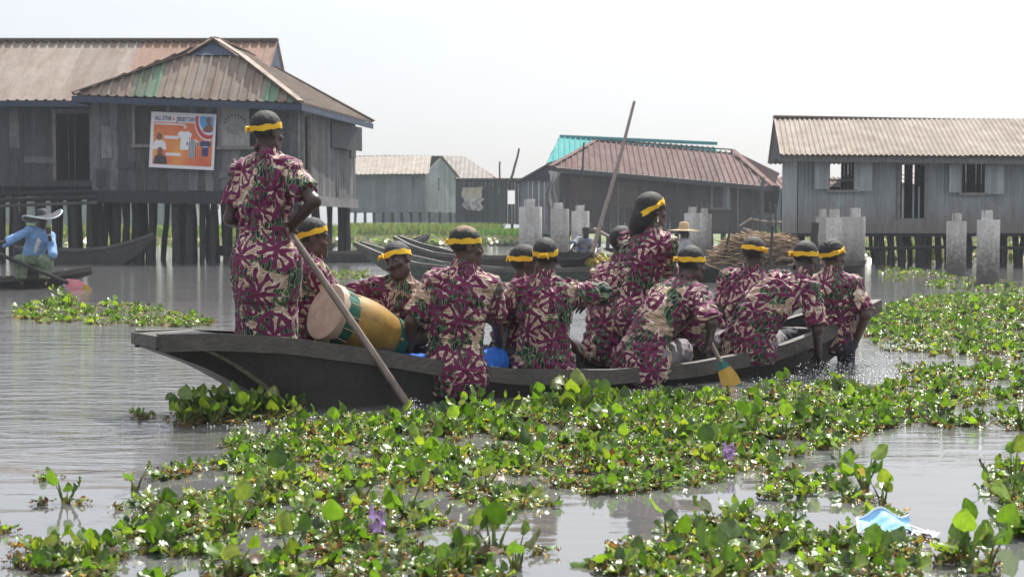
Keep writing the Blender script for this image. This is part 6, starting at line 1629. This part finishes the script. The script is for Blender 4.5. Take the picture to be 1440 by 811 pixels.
V, F_, C_ = (np.concatenate([p[0] for p in parts]), np.concatenate([p[1] + 4 * sum(len(q[1]) for q in parts[:i]) for i, p in enumerate(parts)]), np.concatenate([p[2] for p in parts]))
tag(link('grass', mesh_np('grass', V, F_, LEAF, C_)), 'bright green grass growing along the far marshy bank', 'grass', kind='stuff')
def far_leaves(n, ylo, yhi, pxlo, pxhi, size):
    y = rv.uniform(ylo, yhi, n); px = rv.uniform(pxlo, pxhi, n); x = (px - 720) / FPX * y
    V = []; base = np.array([[-1, -1, 0], [1, -1, 0], [1, 1, 0], [-1, 1, 0]]) * .5
    R1 = rv.normal(0, .55, (n, 2)); s_ = size * rv.uniform(.6, 1.4, n); z = rv.uniform(.03, .35, n)
    q = np.zeros((n, 4, 3)); q[:, :, 0] = x[:, None] + base[None, :, 0] * s_[:, None]; q[:, :, 1] = y[:, None] + base[None, :, 1] * s_[:, None]
    q[:, :, 2] = z[:, None] + base[None, :, 0] * s_[:, None] * R1[:, :1] + base[None, :, 1] * s_[:, None] * (R1[:, 1:] + .8)
    cols = np.array([(.07, .15, .02), (.11, .2, .03), (.17, .25, .05), (.2, .2, .06), (.28, .26, .2)])
    return q.reshape(-1, 3), np.arange(4 * n).reshape(n, 4), np.repeat(cols[rv.integers(0, 5, n)] * rv.uniform(.7, 1.3, (n, 1)), 4, 0)
parts = [far_leaves(13000, 74, 88, 440, 735, .16), far_leaves(5000, 72, 90, -20, 430, .16), far_leaves(2600, 44, 62, 1040, 1440, .13), far_leaves(4000, 62, 84, 1040, 1440, .15), far_leaves(1200, 43, 50, 1130, 1440, .1)]
V, F_, C_ = (np.concatenate([p[0] for p in parts]), np.concatenate([p[1] + 4 * sum(len(q[1]) for q in parts[:i]) for i, p in enumerate(parts)]), np.concatenate([p[2] for p in parts]))
tag(link('far_hyacinth_mat', mesh_np('far_hyacinth_mat', V, F_, LEAF, C_)), 'far floating plants along the foot of the bank', 'water plants', kind='stuff')
# ---- flower spikes
m_f = pm('hyacinth_petal', (.42, .26, .50), .6, .2, 30)
for px, py, hgt, lab in ((527, 770, .13, 'lilac hyacinth flower spike in the left foreground'), (1022, 660, .11, 'lilac hyacinth flower spike at the middle right among leaves')):
    p = gnd(px, py); o = empty('hyacinth_flower', p, 0, lab, 'flower')
    mb = MB(); mb.tube([p, p + Vector((.01, 0, hgt))], [.006, .004], 6, (1, 1, 1)); mb.build('stem', pm('flower_stem', (.10, .17, .04), .6), o, True)
    mb = MB(); rr_ = random.Random(2)
    for k in range(10):
        a = k * 2.4; c = p + Vector((.016 * math.cos(a) + .008, .016 * math.sin(a), hgt * (.45 + .06 * k)))
        for q in range(5):
            t = a + q * 1.256; e = Vector((math.cos(a), math.sin(a), .35)).normalized(); sx_ = e.cross(Vector((0, 0, 1))).normalized(); sy_ = e.cross(sx_)
            d = (sx_ * math.cos(t) + sy_ * math.sin(t)); u_ = e.cross(d)
            mb.add([c, c + d * .012 + u_ * .008 + e * .006, c + d * .024 + e * .008, c + d * .012 - u_ * .008 + e * .006], [(0, 1, 2, 3)], (lambda g: (g, g, g))(rr_.uniform(.7, 1.4)))
    mb.build('petals', m_f, o, True)
# ---- surgical mask afloat
p = gnd(1243, 752); o = empty('face_mask', p, 0, 'crumpled light blue disposable face mask floating among the leaves', 'face mask')
mb = MB(); nx_, ny_ = 14, 13; vs = []; fs = []
for j in range(ny_):
    for i in range(nx_):
        u, v = i / (nx_ - 1) - .5, j / (ny_ - 1) - .5
        vs.append(p + Vector((.185 * u + .03 * v, .15 * v - .01 * math.sin(u * 5), .026 + .016 * math.cos(u * 3.0) + .010 * abs(((j * .5) % 2) - 1) + .014 * math.sin(u * 9 + v * 4) + .03 * v)))
for j in range(ny_ - 1):
    for i in range(nx_ - 1): fs.append((j * nx_ + i, j * nx_ + i + 1, j * nx_ + nx_ + i + 1, j * nx_ + nx_ + i))
mb.add(vs, fs); mb.build('cloth', pm('mask_blue', (.23, .46, .68), .7, .12, 30), o, True)
WM = pm('mask_white', (.70, .72, .72), .7, .1, 30)
mb = MB(); mb.tube([Vector(vs[i]) + Vector((0, 0, .003)) for i in range(nx_ * (ny_ - 1), nx_ * ny_)], .005, 5); mb.tube([Vector(vs[i * nx_]) for i in range(ny_)], .005, 5); mb.build('hem', WM, o, True)
for sg in (-1, 1):
    q = p + Vector((sg * .09, -.02, .03)); mb = MB(); mb.tube([q + Vector((sg * .07 * math.sin(PI * t) , -.07 + .13 * t, -.02 * math.sin(PI * t))) for t in np.linspace(0, 1, 9)], .003, 5); mb.build('ear_loop', WM, o, True)
mb = MB(); q = p + Vector((.13, -.03, .012)); vs = []; fs = []
for j in range(5):
    for i in range(9): vs.append(q + Vector((.10 * (i / 8 - .5), .06 * (j / 4 - .5), .010 * math.sin(i * 1.7 + j))))
for j in range(4):
    for i in range(8): fs.append((j * 9 + i, j * 9 + i + 1, j * 9 + i + 10, j * 9 + i + 9))
mb.add(vs, fs); mb.build('lining', WM, o, True)
# ---- splash and foam by hands, pole and hull; sun glints painted as white drops
m, nt, b = newmat('foam_glint_drops'); nt.put(b.inputs['Base Color'], (.80, .81, .82)); b.inputs['Roughness'].default_value = .12; b.inputs['IOR'].default_value = 1.33; FOAM_GLINT = m
_t = np.array([[1, 0, 0], [-1, 0, 0], [0, 1, 0], [0, -1, 0], [0, 0, 1], [0, 0, -1.]]); _tf = np.array([[0, 2, 4], [2, 1, 4], [1, 3, 4], [3, 0, 4], [2, 0, 5], [1, 2, 5], [3, 1, 5], [0, 3, 5]])
dv_, df_ = [], []; nb = 0
def drops(n, px, py, sx, sy, hmax, r0, r1, pw=2.0):
    global nb
    for k in range(int(n * .55)):
        c = gnd(px + rv.normal(0, sx), py + rv.normal(0, sy)); z = hmax * rv.random() ** pw; rr_ = rv.uniform(r0, r1)
        dv_.append(_t * rr_ * np.array([1, 1, rv.uniform(.6, 1.6)]) + np.array([c.x, c.y, z])); df_.append(_tf + nb); nb += 6
drops(420, 1205, 512, 16, 5, .16, .0025, .006); drops(420, 1256, 503, 14, 5, .12, .002, .006); drops(900, 1250, 530, 40, 14, .01, .002, .008); drops(300, 1155, 528, 18, 5, .10, .002, .006)
drops(160, 580, 577, 8, 4, .08, .002, .005); drops(260, 490, 588, 50, 4, .008, .002, .007); drops(160, 330, 596, 50, 6, .006, .002, .006); drops(220, 900, 552, 60, 6, .01, .002, .007); drops(200, 1120, 535, 40, 6, .02, .002, .007)
tag(link('water_splash_glints', mesh_np('water_splash_glints', np.concatenate(dv_), np.concatenate(df_), FOAM_GLINT)), 'white splash drops, foam and painted glints along the canoe and by the hands', 'splash', kind='stuff')
# ================================================================ air
m = bpy.data.materials.new('haze_air'); m.use_nodes = True; nt = NT(m)
for n in list(nt.n):
    if n.type != 'OUTPUT_MATERIAL': nt.n.remove(n)
pv = nt.new('ShaderNodeVolumePrincipled'); pv.inputs['Color'].default_value = (.82, .90, 1, 1); pv.inputs['Density'].default_value = HAZE
pv.inputs['Anisotropy'].default_value = .3
nt.l.new(pv.outputs[0], [n for n in nt.n if n.type == 'OUTPUT_MATERIAL'][0].inputs['Volume'])
mb = MB(); mb.box((0, 230, 5.5), (860, 600, 13.5)); tag(mb.build('haze', m), kind='stuff')
